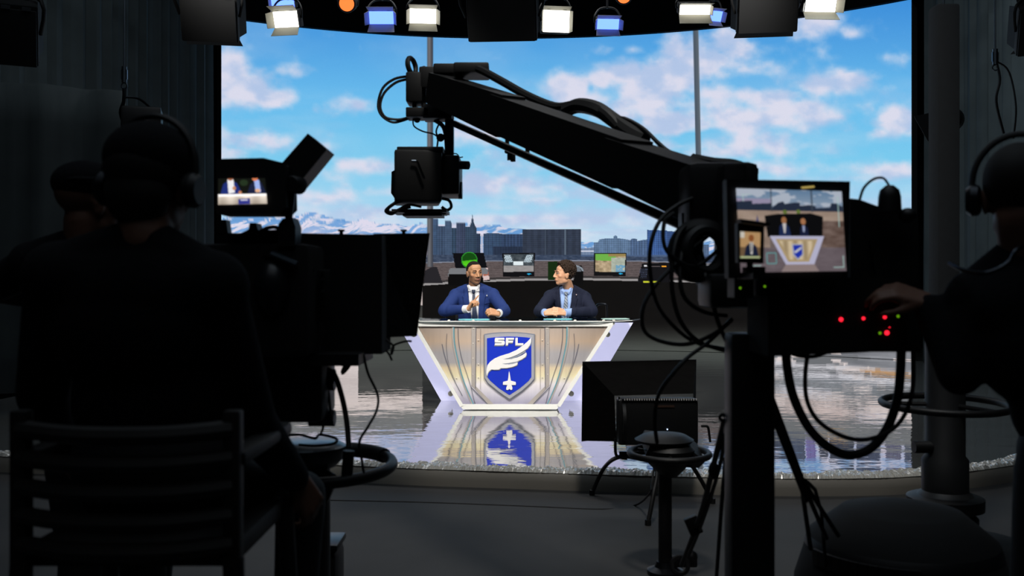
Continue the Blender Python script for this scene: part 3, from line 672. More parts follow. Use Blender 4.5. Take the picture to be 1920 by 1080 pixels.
def skin_colors(me, c, R, k, tone, stubble, beard, lips=(150,90,80)):
    n = len(me.vertices); co = np.empty(n*3); me.vertices.foreach_get('co', co); co = co.reshape(-1, 3)
    L = (co-np.array(c)) @ np.array(R)/k         # head-local coordinates
    base = np.repeat(np.array(tone, float)[None], n, 0)
    x, y, z = L.T; near = (np.abs(x)<.12)&(np.abs(y)<.14)&(np.abs(z)<.14)
    ck = np.exp(-(((np.abs(x)-.045)/.02)**2+((z+.02)/.02)**2))*near*(y>.03); base += ck[:, None]*np.array((7,-4,-4))
    bd = near*sstep(-.030, -.052, z - .35*np.abs(x) + .0)*sstep(-.02, .02, y+.02)*stubble
    bd = np.maximum(bd, near*(np.abs(x)<.032)*(z<-.040)*(z>-.052)*(y>.07)*stubble); bd = np.maximum(bd, near*stubble*(np.abs(x)>.052)*(z<.02)*(z>-.09)*(y>-.02)*(y<.05)*.9)
    base = base*(1-bd[:, None]) + np.array(beard, float)[None]*bd[:, None]
    lp = near*np.exp(-((x/.021)**2+((z+.0615)/.0085)**2)**2)*(y>.075); base = base*(1-lp[:, None]) + np.array(lips, float)[None]*lp[:, None]
    sk = near*np.exp(-((((np.abs(x)-.031)/.017)**2+((z-.008)/.009)**2)**2))*(y>.05); base = base*(1-.30*sk[:, None])
    set_col(me, lin(np.clip(base, 0, 255)))
def face_parts(par, c, R, k, browcol, tone):
    for s in (-1, 1):
        q = c + R @ Vector((s*.031*k, .0780*k, .008*k)); e = MB().ball(q, .0115*k, None, 14, 10)
        eo = obj('eye', e, EYEW, par); f = R @ Vector((0, 1, 0)); i_ = MB().ball(q + f*.0075*k, (.0062*k,)*3, None, 12, 8); obj('iris', i_, IRIS, eo)
        lid = MB().tube([c + R @ Vector((s*a*k, b_*k, z*k)) for a, b_, z in ((.016,.087,.010),(.024,.0915,.0155),(.032,.091,.017),(.040,.087,.0145),(.046,.080,.009))], .0028*k, 6, 3); obj('eyelid', lid, tone, par)
        br = MB().tube([c + R @ Vector((s*a*k, b_*k, z*k)) for a, b_, z in ((.013,.094,.026),(.024,.0965,.031),(.036,.093,.033),(.049,.082,.028))], .0038*k, 6, 3); obj('eyebrow', br, browcol, par)
def bvh_of(me): 
    return BVHTree.FromPolygons([v.co.copy() for v in me.vertices], [list(p.vertices) for p in me.polygons])
def drape_patch(name, poly, bvh, y0, m, par, off=.006, th=.004, cut=14, dirv=(0,1,0), **kw):
    """cloth piece: an outline in the x-z plane laid on the body surface"""
    bm = bmesh.new(); vs = [bm.verts.new((a, y0, z)) for a, z in poly]; bm.faces.new(vs)
    bmesh.ops.triangulate(bm, faces=bm.faces[:]); 
    for _ in range(8):
        le = [e for e in bm.edges if e.calc_length() > .016]
        if not le: break
        bmesh.ops.subdivide_edges(bm, edges=le, cuts=1); bmesh.ops.triangulate(bm, faces=[f for f in bm.faces if len(f.verts) > 3])
    dv = Vector(dirv).normalized(); last = None
    for v in bm.verts:
        h = bvh.ray_cast(v.co - dv*.2, dv, 1.5)
        if h[0] is not None: v.co = h[0] - dv*off
        else:
            h = bvh.find_nearest(v.co + dv*.3); v.co = Vector((v.co.x, h[0].y-off, v.co.z))
    me = bpy.data.meshes.new(name); bm.to_mesh(me); bm.free()
    o = mesh_obj(name, me, m, par, **kw); md = o.modifiers.new('s', 'SOLIDIFY'); md.thickness = th; md.offset = 0; return o
def cut_region(me, test):
    bm = bmesh.new(); bm.from_mesh(me); dl = [f for f in bm.faces if test(f.calc_center_median(), f.normal)]
    bmesh.ops.delete(bm, geom=dl, context='FACES'); bm.to_mesh(me); bm.free()

def suit_man(label, J, hc, yaw, pitch, roll, tone, stubble, beardc, jacket, shirt, tie, trousers, hands, vn, k=1.0, group=None, tw=0.0, hairf=None, nose=1.0, tpat=None):
    t = thing('person', label, 'person', (J['pel'].x, J['pel'].y, SZ))
    R = frame(yaw, pitch, roll)
    b = MB(); head_prims(b, hc, R, k, nose); nb = J['neck']
    b.limb(hc + R @ Vector((0,-.022,-.055)), nb, .052, .060, 18)
    body(b, J, -.012, True, True, tw)
    for s in 'lr': 
        h = hands[s]; hand_prims(b, J['w'+s], *h, k=1.08); b.limb(J['w'+s], J['w'+s]+Vector(h[0]).normalized()*.02, .026, .022, 12)
    me = remesh(b, .0042, 3, .5); soften_head(me, hc, R, k); skin_colors(me, hc, R, k, tone, stubble, beardc)
    mesh_obj('body', me, SKINM, t)
    face_parts(t, hc, R, k, mat('eyebrow_hair', beardc, .9), mat('eyelid_skin', [v*.82 for v in tone], .6))
    # shirt
    sb = MB(); body(sb, J, .004, False, False, tw); sb.limb(nb-Vector((0,0,.05)), nb-Vector((0,0,.012)), .070, .064, 18); sme = remesh(sb, .010, 4); sbv = bvh_of(sme)
    JS = dict(J); 
    sh_ = mesh_obj('shirt', sme, shirt, t)
    # jacket over it with an open front
    jb = MB(); JJ = dict(J); JJ['cuff'] = .22; body(jb, JJ, .016, False, True, tw, .97)
    cx, zt, zb, hw = vn; 
    jme = remesh(jb, .0085, 5); jbv = bvh_of(jme)
    # folds at the elbows and waist
    n = len(jme.vertices); co = np.empty(n*3); jme.vertices.foreach_get('co', co); co = co.reshape(-1, 3); no = np.empty(n*3); jme.vertices.foreach_get('normal', no); no = no.reshape(-1, 3)
    amp = .006*(fbm(co[:,0]*16+co[:,1]*5+3, co[:,2]*9-co[:,0]*7+9, 3, 2)-.5)*2
    for e in (J['el'], J['er']):
        dd = np.linalg.norm(co-np.array(e), axis=1); amp += .004*np.sin(dd*120)*np.exp(-(dd/.10)**2)
    jme.vertices.foreach_set('co', (co+no*amp[:, None]).ravel())
    def vt(c, nn):
        if nn.y > .35: return False
        f = (zt-c.z)/(zt-zb)
        return -.35 < f < 1 and abs(c.x-cx(c.z)) < hw*(1-max(f, 0)*.93) and c.y < J['chest'].y+.02
    jm2 = jme.copy(); cut_region(jm2, vt); jo = mesh_obj('jacket', jm2, jacket, t); md = jo.modifiers.new('s', 'SOLIDIFY'); md.thickness = .006; md.offset = 1
    # lapels
    for s in (-1, 1):
        def e(z, o): f = (zt-z)/(zt-zb); return cx(z)+s*(hw*(1-f*.93)+o)
        zn = zt-.105
        drape_patch('lapel', [(e(zt+.02,-.006),zt+.02),(e(zt-.03,-.006),zt-.03),(e(zn,-.006),zn),(e(zb+.01,-.004),zb+.01),(e(zb+.05,.018),zb+.05),(e(zn-.02,.052),zn-.02),(e(zn+.012,.062),zn+.012),(e(zn+.02,.040),zn+.02),(e(zt-.01,.030),zt-.01)], jbv, J['chest'].y-.4, jacket, t, .012, .006)
        # shirt collar
        zc_ = zt+.004
        drape_patch('collar', [(cx(zt)+s*.006,zc_-.028),(cx(zt)+s*.020,zc_-.052),(cx(zt)+s*.052,zc_-.012),(cx(zt)+s*.058,zc_+.028),(cx(zt)+s*.040,zc_+.022)], sbv, J['chest'].y-.4, shirt, t, .012, .006)
        w_ = J['w'+('l' if s < 0 else 'r')]; e_ = J['e'+('l' if s < 0 else 'r')]; d = (w_-e_).normalized()
        obj('cuff', MB().cyl(e_.lerp(w_, .72), w_+d*.006, .043, .041, 20).ball(e_.lerp(w_, .78), .03), shirt, t)
    # collar band
    drn = (hc + R @ Vector((0,-.022,-.055))) - nb
    cb = MB(); up = (drn.normalized()*.4+Vector((0,0,1))*.6).normalized(); cb.lathe(nb-up*.040, [(.082,0),(.074,.03),(.068,.050),(.064,.051),(.066,.0)], 28, up); obj('collar_band', cb, shirt, t)
    # tie
    z1 = zt-.022
    kn = drape_patch('tie_knot', [(cx(z1)-.019,z1+.002),(cx(z1)+.019,z1+.002),(cx(z1)+.013,z1-.036),(cx(z1)-.013,z1-.036)], sbv, J['chest'].y-.4, tie, t, .018, .012)
    drape_patch('tie', [(cx(z1)-.012,z1-.034),(cx(z1)+.012,z1-.034),(cx(.83)+.038,.83),(cx(.83),.79),(cx(.83)-.038,.83)], sbv, J['chest'].y-.4, tie, t, .013, .006)
    # trousers
    tb = MB(); 
    tb.ball(J['pel'], (.185,.14,.12)); 
    for s in 'lr': tb.limb(J['h'+s], J['k'+s], .095, .068, 16); tb.limb(J['k'+s], J['a'+s].lerp(J['k'+s], .08), .068, .052, 16)
    mesh_obj('trousers', remesh(tb, .014, 4), trousers, t)
    shoes(J, (0,-1,0), t)
    return t, R, jbv, sbv

def tie_mat(name, a, b_, sc):
    m = bpy.data.materials.new(name); m.use_nodes = True; nt = m.node_tree; bs = nt.nodes['Principled BSDF']; bs.inputs['Roughness'].default_value = .5
    tc = nt.nodes.new('ShaderNodeTexCoord'); wv = nt.nodes.new('ShaderNodeTexWave'); mp = nt.nodes.new('ShaderNodeMapping'); mp.inputs['Rotation'].default_value = (0, math.radians(40), 0)
    wv.inputs['Scale'].default_value = sc; rp = nt.nodes.new('ShaderNodeMix'); rp.data_type = 'RGBA'
    rp.inputs['A'].default_value = (*[float(v) for v in lin(a)], 1); rp.inputs['B'].default_value = (*[float(v) for v in lin(b_)], 1)
    nt.links.new(tc.outputs['Object'], mp.inputs['Vector']); nt.links.new(mp.outputs['Vector'], wv.inputs['Vector']); nt.links.new(wv.outputs['Fac'], rp.inputs['Factor']); nt.links.new(rp.outputs['Result'], bs.inputs['Base Color']); return m
V = Vector
# man in bright blue suit (left of the desk)
TM = 10.42
hc = P(889.5, 512, TM-.06)
J = dict(pel=V((-.415,TM+.24,.70)), chest=V((-.415,TM,1.06)), neck=P(889,538,TM-.02),
         sl=P(855,555,TM+.01), sr=P(924,554,TM+.01), el=V((-.725,TM-.20,1.066)), er=V((-.075,TM-.20,1.066)),
         wl=P(878,581,10.0), wr=P(934,591,9.93), hl=V((-.51,TM+.20,.70)), hr=V((-.32,TM+.20,.70)), kl=V((-.55,TM-.12,.66)), kr=V((-.28,TM-.12,.66)), al=V((-.54,TM+.02,.21)), ar=V((-.29,TM+.02,.21)))
J['wl'].z = 1.095; J['wr'].z = 1.05
BLUEJ = mat('bright_blue_wool', (33,54,110), .8, var=.10, scale=220, spec=.25); WSH = mat('white_cotton', (236,236,236), .75, var=.02)
hands = {'l': ((.50,-.12,.78), (.80,-.2,-.4), 1, [(.02,.05,.05),(1.0,1.1,.7),(1.2,1.2,.8),(1.3,1.2,.8)], .08, (.7,.5,.5), .5),
         'r': ((-.72,-.35,.20), (-.35,.75,-.6), -1, [(.9,.9,.6)]*4, .05, (.8,.3,.5), .6)}
t1, R1, jb1, sb1 = suit_man('man with cropped hair in bright blue suit raising a finger at the desk', J, hc, 24, -3, 3, (200,148,108), .5, (84,58,44), BLUEJ, WSH,
    mat('dark_blue_tie', (36,48,72), .5, var=.3, scale=60), mat('blue_trousers', (28,46,104), .85), hands, (lambda z: hc.x-.005+(1.25-z)*.05, 1.312, .60, .074), k=1.05)
# cropped hair: a thin shell over the skull
def hair_cap(c, R, k, par, m, front=.055, low=.0, g=1.035, name='hair', bumps=0):
    mb_ = MB(); mb_.ball(c + R @ V((0,-.014*k,.040*k)), (.0775*k*g,.0975*k*g,.0845*k*g), R, 40, 28); 
    vs = []; keep = []
    for v_ in mb_.v:
        L = R.transposed() @ (v_-c)/k
        line = low + (front-low)*max(0, min(1, (L.y+.01)/.06)) + (0.03 if L.y > .07 else 0)*0
        keep.append(L.z > line - (.055 if L.y < -.05 else 0))
    mb_.f = [f for f in mb_.f if all(keep[i] for i in f)]
    o = obj(name, mb_, m, par); md = o.modifiers.new('s', 'SOLIDIFY'); md.thickness = .004; md.offset = -1; return o
hair_cap(hc, R1, 1.05, t1, mat('black_cropped_hair', (34,27,24), .95, var=.3, scale=200, spec=.15), .088, .010, .985)
drape_patch('lapel_pin', [(hc.x+.128,1.222),(hc.x+.142,1.222),(hc.x+.135,1.240)], jb1, TM-.4, WHITE, t1, .020, .004)
drape_patch('breast_pocket', [(hc.x+.115,1.135),(hc.x+.195,1.150),(hc.x+.194,1.163),(hc.x+.114,1.148)], jb1, TM-.4, BLUEJ, t1, .012, .004)
wq = J['wr']; e_ = J['er']; obj('bracelet', MB().torus(wq+(wq-e_).normalized()*.012, .030, .004, (wq-e_).orthogonal(), (wq-e_).cross((wq-e_).orthogonal()), 24, 6), mat('beaded_bracelet', (170,160,140), .4), t1)
# curly-haired man in navy suit (right of the desk)
hc2 = P(1058, 514, TM-.10)
J2 = dict(pel=V((.66,TM+.24,.70)), chest=V((.645,TM,1.05)), neck=P(1066,541,TM-.01),
          sl=P(1032,557,TM+.0), sr=P(1095,559,TM+.03), el=V((.29,TM-.20,1.06)), er=V((.855,TM-.18,1.06)),
          wl=P(1023,587,9.98), wr=P(1059,587,9.98), hl=V((.56,TM+.20,.70)), hr=V((.75,TM+.20,.70)), kl=V((.53,TM-.12,.66)), kr=V((.78,TM-.12,.66)), al=V((.54,TM+.02,.21)), ar=V((.77,TM+.02,.21)))
J2['wl'].z = 1.055; J2['wr'].z = 1.055
NAVY = mat('navy_wool', (26,31,50), .85, var=.12, scale=220, spec=.25); LSH = mat('light_blue_cotton', (158,186,236), .75, var=.03)
hands2 = {'l': ((.86,-.42,.16), (.25,.75,-.5), 1, [(.35,.95,.6)]*4, .16, (.8,.35,.3), .5), 'r': ((-.86,-.42,.20), (-.25,.75,-.4), -1, [(.45,1.0,.6)]*4, .16, (.8,.35,.3), .5)}
t2, R2, jb2, sb2 = suit_man('curly-haired man in navy suit with clasped hands looking left at the desk', J2, hc2, -76, 2, -3, (226,170,132), .06, (120,80,60), NAVY, LSH,
    tie_mat('striped_tie', (70,86,110), (168,176,184), 14), mat('navy_trousers', (22,26,42), .85), hands2, (lambda z: hc2.x+.012+(z-1.1)*.06, 1.288, .60, .076), k=1.04, nose=.55)
hm = MB(); rr = random.Random(5)
for i in range(1700):
    a = rr.uniform(0, 2*PI); u_ = rr.uniform(-1, 1); s_ = math.sqrt(1-u_*u_); n_ = V((s_*math.cos(a), s_*math.sin(a), u_))
    jr = rr.uniform(.93, 1.05); L = V((n_.x*.090*jr, n_.y*.109*jr-.014, n_.z*.098*jr+.047))
    line = -.045 if L.y < -.02 else (-.02 + (L.y+.02)*1.35)
    if L.y > .045: line = max(line, .070)
    if abs(L.x) > .06 and -.035 < L.y < .02 and L.z < .03: continue
    if L.z < line: continue
    hm.ball(hc2 + R2 @ L, rr.uniform(.006,.013), None, 7, 5)
hm.ball(hc2 + R2 @ V((0,-.018,.048)), (.084,.101,.090), R2, 24, 16)
# keep the cap off the face
hm2 = MB(); hm2.v = hm.v; hm2.f = [f for f in hm.f if (lambda L: L.z > (-.05 if L.y < -.01 else -.05+(L.y+.01)*2.1))(R2.transposed() @ (hm.v[f[0]]-hc2))]
HM = mat('brown_curls', (52,38,28), .85, var=.45, scale=70, bump=.4, spec=.3)
obj('hair', hm2, HM, t2)
drape_patch('lapel_pin', [(hc2.x+.125,1.232),(hc2.x+.137,1.232),(hc2.x+.137,1.244),(hc2.x+.125,1.244)], jb2, TM-.4, mat('silver_pin', (200,180,180), .3, .6), t2, .020, .004)

# chairs of the two men
def desk_chair(x, lab):
    t = thing('office_chair', lab, 'chair', (x, TM+.2, SZ))
    obj('seat', MB().box((x, TM+.06, .548), (.48,.46,.07), bev=.03), MATTE, t)
    bk_ = MB().box((x, TM+.36, .86), (.44,.04,.42), Matrix.Rotation(-.08, 3, 'X'), bev=.018); obj('backrest', bk_, MATTE, t)
    for s in (-1, 1):
        obj('arm_frame', MB().tube([(x+s*.24,TM+.30,.56),(x+s*.30,TM+.30,.60),(x+s*.335,TM+.28,.90),(x+s*.335,TM+.27,1.09),(x+s*.315,TM+.27,1.125),(x+s*.24,TM+.32,1.12),(x+s*.20,TM+.36,1.05)], .013, 8, 5), ALU, t)
    obj('column', MB().cyl((x, TM+.06, .20), (x, TM+.06, .515), .03), ALU, t)
    for i in range(5):
        a = 2*PI*i/5; e = V((x+.27*math.cos(a), TM+.06+.27*math.sin(a), .165))
        lg = obj('foot', MB().limb((x, TM+.06, .21), e, .02, .014, 10), ALU, t); obj('caster', MB().cyl(e+V((-.015,0,-.022)), e+V((.015,0,-.022)), .022, n=12), BLK, lg)
desk_chair(.72, 'dark office chair with tubular arm under the curly-haired man')
desk_chair(-.415, 'dark office chair under the man in bright blue suit')
# ---------------------------------------------------------------- lighting grid
PIPE = mat('black_pipe', (10,11,12), .6)
E_W = mat('white_lamp_face', (240,240,235), .3, emit=(255,253,246), estr=3.6)
E_B = mat('blue_lamp_face', (60,100,240), .3, emit=(76,106,255), estr=4.5)
E_O = mat('orange_lamp_lens', (240,120,50), .3, emit=(255,128,60), estr=1.3)
DOORB = mat('black_barndoor', (13,14,15), .7)
def panel_light(name, px, py, w_px, h_px, Y, tilt, yaw, face, inside, label, group=None, doors=(1,1,1,1), dl=.55, splay=32, sdl=None):
    s = Y/F; W = w_px*s; H = h_px*s/math.cos(math.radians(tilt))
    c = P(px, py, Y)
    R = Matrix.Rotation(math.radians(yaw), 3, 'Z') @ Matrix.Rotation(math.radians(tilt), 3, 'X')   # local -Y is the beam
    t = thing(name, label, 'stage light', c + V((0, .12, .35)), group)
    q = lambda x, y, z: c + R @ V((x, y, z))
    hb = MB().box(q(0, .07, 0), (W*1.06, .12, H*1.08), R, bev=.012); h_ = obj('housing', hb, MATTE, t)
    if face is not None:
        for i in range(6): obj('cooling_fin', MB().box(q((i-2.5)*W*.16, .145, 0), (.012, .04, H*.8), R), BLK, t, smooth=False)
    else:
        obj('back_plate', MB().box(q(0, .145, -.01), (W*1.0, .012, H*1.0), R, bev=.004), DOORB, t)
        for i in (-1, 0, 1): obj('clip', MB().box(q(i*W*.34, .15, H*.5), (.045, .02, .016), R), STEEL, t, smooth=False)
    if face is not None: obj('lamp_face', MB().box(q(0, .004, 0), (W*.98, .012, H*.98), R), face, t, smooth=False)
    else: obj('lens', MB().box(q(0, .004, 0), (W*.9, .012, H*.9), R), BLK, t, smooth=False)
    a = math.radians(splay); L = dl*H; Ls = (sdl or dl)*H
    def door(p, m_):                      # p: four local corners
        d = (V(p[1])-V(p[0])).cross(V(p[3])-V(p[0])).normalized()*.004
        return obj('barn_door', MB().prism([q(*x) for x in p], R @ d), inside, t, smooth=False)
    ex = L*math.sin(a); ey = -L*math.cos(a)
    if doors[0]: door([(-W/2,-.005,H/2),(W/2,-.005,H/2),(W/2+ex*.2,ey,H/2+ex),(-W/2-ex*.2,ey,H/2+ex)], 0)
    if doors[1]: door([(-W/2,-.005,-H/2),(W/2,-.005,-H/2),(W/2+ex*.2,ey,-H/2-ex),(-W/2-ex*.2,ey,-H/2-ex)], 0)
    for sgn, k in ((-1,2),(1,3)):
        if doors[k]: door([(sgn*W/2,-.005,-H/2),(sgn*W/2,-.005,H/2),(sgn*(W/2+Ls*math.sin(a)*.6),-Ls*math.cos(a),H/2*.9),(sgn*(W/2+Ls*math.sin(a)*.6),-Ls*math.cos(a),-H/2*.9)], 0)
    yk = MB().tube([q(-W*.56,.07,0), q(-W*.58,.08,H*.6), V((c.x-W*.3, c.y+.1, c.z+H*.6+.14)), V((c.x+W*.3, c.y+.1, c.z+H*.6+.14)), q(W*.58,.08,H*.6), q(W*.56,.07,0)], .012, 8, 4)
    obj('yoke', yk, PIPE, t)
    top = 5.32 if Y > 9 else 4.9
    zc_ = c.z+H*.6+.14
    obj('hanger', MB().cyl((c.x, c.y+.1, zc_), (c.x, c.y+.1, max(top, zc_+.15)), .014, n=10), PIPE, t)
    for sgn in (-1, 1):
        g_ = MB().box(q(sgn*W*.3, -.012, H*.5+.012), (.04, .02, .018), R); obj('clip', g_, STEEL, t, smooth=False)
    return t
BKL = 'bright lamps along the lighting grid'
panel_light('panel_light', 536, 36, 48, 28, 11.0, 22, -10, E_W, FLAG, 'white panel light at the left end of the bright lamp row', BKL, dl=.75)
panel_light('panel_light', 530, 5, 44, 18, 12.2, 22, -4, E_B, FLAG, 'blue panel light directly above the leftmost white panel light', BKL, dl=.5)
panel_light('panel_light', 715, 33, 46, 22, 11.6, 26, 0, E_B, FLAG, 'blue panel light next to the round orange lamp', BKL, dl=.85)
panel_light('panel_light', 793, 30, 50, 25, 11.0, 26, 6, E_W, FLAG, 'white panel light with cream doors right of a blue one, above the left window post', BKL, dl=.75, splay=30)
panel_light('panel_light', 1043, 40, 51, 40, 11.0, 10, 8, E_W, FLAG, 'brightest squarish white panel light just right of centre', BKL, doors=(1,0,1,1), dl=.3)
panel_light('panel_light', 1140, 45, 42, 18, 11.8, 26, 4, E_B, FLAG, 'blue panel light right of the brightest white lamp', BKL, dl=.85)
panel_light('panel_light', 1303, 18, 58, 16, 11.0, 30, 0, E_W, FLAG, 'wide low white panel light above the right window post', BKL, dl=1.5, splay=20, sdl=.7)
panel_light('panel_light', 1342, 30, 26, 18, 12.4, 26, 18, E_B, FLAG, 'small blue panel light peeking out behind the wide white one', BKL, dl=.6)
panel_light('panel_light', 1538, 8, 62, 26, 10.6, 22, 4, E_W, FLAG, 'white panel light at the right end of the bright lamp row', BKL, dl=.9, splay=25)
DKL = 'unlit black stage lamps turned away'
panel_light('panel_light', 943, 28, 122, 70, 8.0, -28, 176, None, DOORB, 'large unlit black barn-door lamp at the top centre', DKL, dl=.25)
panel_light('panel_light', 1436, 22, 104, 62, 8.0, -20, 172, None, DOORB, 'large unlit black barn-door lamp left of the rightmost white lamp', DKL, dl=.45)
panel_light('panel_light', 396, 26, 96, 78, 7.0, -24, 190, None, DOORB, 'large unlit black barn-door lamp beside the top left corner of the video wall', DKL, dl=.45)
panel_light('panel_light', 14, 52, 100, 92, 5.5, -30, 205, None, DOORB, 'unlit black lamp cut off by the top left corner of the picture', DKL, dl=.3)
panel_light('panel_light', 1945, 50, 70, 70, 7.0, -30, 160, None, DOORB, 'unlit black lamp cut off by the top right corner of the picture', DKL, dl=.4)
def round_lamp(px, py, r, Y, label):
    s = Y/F; c = P(px, py, Y); t = thing('round_spotlight', label, 'stage light', c + V((0,.2,.3))); ax = V((0, 1, .45)).normalized()
    obj('housing', MB().lathe(c, [(r*s*1.15,0),(r*s*1.25,.02),(r*s*1.3,.16),(r*s*.9,.3),(r*s*.5,.34)], 24, ax), MATTE, t)
    obj('lens', MB().lathe(c - ax*.012, [(r*s*.6,-.006),(r*s*.95,0),(r*s,.012)], 24, ax), E_O, t)
    obj('yoke', MB().tube([c+V((-r*s*1.3,.1,0)), c+V((-r*s*1.3,.1,.18)), c+V((r*s*1.3,.1,.18)), c+V((r*s*1.3,.1,0))], .008, 8, 3).cyl(c+V((0,.1,.17)), (c.x, c.y+.1, 5.3), .01, n=8), PIPE, t)
round_lamp(650, 7, 14, 11.6, 'small round orange lamp glowing between the blue panel lights')
round_lamp(1170, -7, 13, 11.6, 'small round orange lamp just showing at the top edge right of centre')
for yy, z, lab in ((11.3, 5.34, 'black grid pipe carrying the row of bright panel lights'), (8.1, 4.92, 'black grid pipe carrying the large unlit lamps'), (12.4, 5.36, 'rear black grid pipe behind the bright lamps')):
    obj('grid_pipe', MB().cyl((-6.2, yy, z), (6.2, yy, z), .026, n=12), PIPE, label=lab, cat='pipe')
# wire-hung gear at both sides
def hung(px0, px1, y1, Y, label, ytop=0):
    a = P(px0, ytop, Y); b_ = P(px1, y1, Y); t = thing('hanging_wire', label, 'cable', b_)
    obj('wire', MB().cyl((a.x, a.y, 8.5), b_, .006, n=8), WIRE, t)
    obj('turnbuckle', MB().cyl(b_, b_-V((0,0,.10)), .016, n=10).torus(b_-V((0,0,.12)), .018, .005, (1,0,0), (0,0,1), 16, 6).box(b_-V((0,0,.05)), (.04,.012,.06)), WIRE, t)
    return b_
q = hung(236, 233, 125, 6.0, 'steel wire with turnbuckle holding the small speaker in front of the left curtain')
t = thing('hanging_speaker', 'small dark speaker hanging from a wire above the operator with headphones', 'speaker', P(252, 250, 6.0))
obj('cabinet', MB().box(P(255, 222, 6.0)+V((0,.1,0)), (.24,.2,.16), rotz(.3), bev=.02), BLK, t)
obj('bracket', MB().tube([P(233,166,6.0), P(232,190,6.0), P(226,212,6.02), P(236,240,6.02)], .012, 8, 4).tube([P(233,182,6.0), P(260,185,6.05), P(285,205,6.1)], .008, 8, 4), ALU, t)
q = hung(1765, 1769, 128, 7.0, 'steel wire nearest the right edge of the video wall')
t = thing('hanging_lamp', 'small dark barn-door lamp hanging at the right edge of the video wall', 'stage light', P(1760, 262, 7.0))
obj('barn_door', MB().prism([P(1714,218,6.9), P(1768,206,6.9), P(1776,245,6.9), P(1740,265,6.9)], (0,.006,0)), mat('grey_barndoor', (30,31,32), .6), t, smooth=False)
obj('housing', MB().lathe(P(1778, 222, 6.95), [(.07,0),(.09,.02),(.09,.2),(.05,.26)], 20, (.5,.85,.1)), MATTE, t)
obj('hook', MB().tube([P(1771,172,7.0), P(1776,190,7.0), P(1782,205,7.0)], .010, 8, 4), ALU, t)
hung(1860, 1866, 92, 6.2, 'steel wire in front of the right curtain, farther right', 0)
t = thing('cable_bundle', 'dark cables hanging below the far right wire', 'cable', P(1870,250,6.2))
obj('cable', MB().tube([P(1868,115,6.2), P(1875,150,6.2), P(1868,190,6.2), P(1882,250,6.25)], .008, 6, 5), RUB, t)
obj('cable', MB().tube([P(1868,115,6.2), P(1892,135,6.2), P(1905,200,6.2), P(1900,260,6.25)], .006, 6, 5), RUB, t)
# ---------------------------------------------------------------- jib crane with remote camera head
def JP(f):                                # axis of the arm, from head end to pivot
    a = P(800, 158, 5.0); b_ = P(1345, 372, 3.05); return a.lerp(b_, f)
jib = thing('camera_crane', 'long black camera crane arm reaching over the set from the right', 'crane', P(1400, 560, 3.0)*1.0)
jib.location.z = 0
ax = (JP(1)-JP(0)).normalized(); side = ax.cross(V((0,0,1))).normalized(); upv = side.cross(ax).normalized()
def beam(f0, f1, h0, h1, wd, dz=0):
    mb_ = MB(); a, b_ = JP(f0)+upv*dz, JP(f1)+upv*dz
    vs = [p + side*(sx*wd/2) + upv*(sz*h/2) for p, h in ((a,h0),(b_,h1)) for sx, sz in ((-1,-1),(1,-1),(1,1),(-1,1))]
    return mb_.add(vs, [(0,3,2,1),(4,5,6,7),(0,1,5,4),(1,2,6,5),(2,3,7,6),(3,0,4,7)])
obj('arm_section', beam(.06, .40, .150, .185, .12), BLK, jib, smooth=False)
obj('arm_section', beam(.36, .80, .160, .178, .14), BLK, jib, smooth=False)
obj('arm_section', beam(.76, 1.03, .150, .185, .16), BLK, jib, smooth=False)
obj('top_box', MB().box(P(885,134,4.72), (.17,.2,.05), bev=.01), BLK, jib)
obj('top_box', MB().box(P(840,133,4.88), (.14,.14,.05), bev=.01), BLK, jib)
obj('arm_cable', MB().tube([P(880,128,4.7), P(900,131,4.62), P(940,152,4.5), P(990,180,4.35), P(1040,200,4.2), P(1075,197,4.1), P(1105,198,4.0), P(1135,212,3.9), P(1160,238,3.85)], .020, 8, 5), RUB, jib)
obj('arm_cable', MB().tube([P(1060,208,4.1), P(1085,198,4.05), P(1120,205,3.95), P(1150,225,3.9), P(1185,250,3.8), P(1210,262,3.75)], .032, 8, 5), RUB, jib)
for k in range(3): obj('arm_cable', MB().tube([P(1140+k*4,222,3.9), P(1170+k*9,222+k*4,3.85), P(1205+k*6,240+k*6,3.75), P(1235+k*3,268+k*4,3.6), P(1262,288,3.5), P(1320,305,3.3)], .008, 6, 5), RUB, jib)
obj('arm_cable', MB().tube([P(1300,296,3.3), P(1340,304,3.2), P(1380,308,3.1), P(1415,322,3.0)], .016, 6, 4), RUB, jib)
obj('parallel_rod', MB().cyl(P(852,232,4.9), P(1300,432,3.1), .017, n=12), ALU, jib)
obj('rod_bracket', MB().tube([P(951,228,4.5), P(951,262,4.5), P(951,284,4.5)], .010, 8, 2).tube([P(989,243,4.35), P(989,290,4.35)], .010, 8, 1).tube([P(949,284,4.5), P(991,290,4.35)], .010, 8, 1), BLK, jib)
obj('rod_clamp', MB().box(P(958,290,4.5), (.035,.04,.05)).cyl(P(962,290,4.5), P(962,303,4.5), .012, n=10), BLK, jib)
for px, py, Y in ((896,196,4.65),(1107,296,3.9)):
    obj('thumb_knob', MB().cyl(P(px,py-6,Y), P(px,py,Y), .010, n=10).cyl(P(px,py-2,Y), P(px,py+4,Y), .026, n=14), BLK, jib)
obj('loose_strap', MB().tube([P(915,212,4.6), P(912,224,4.6), P(908,238,4.6)], .005, 6, 3).cyl(P(909,233,4.6), P(907,240,4.6), .006, .013, 8), RUB, jib)
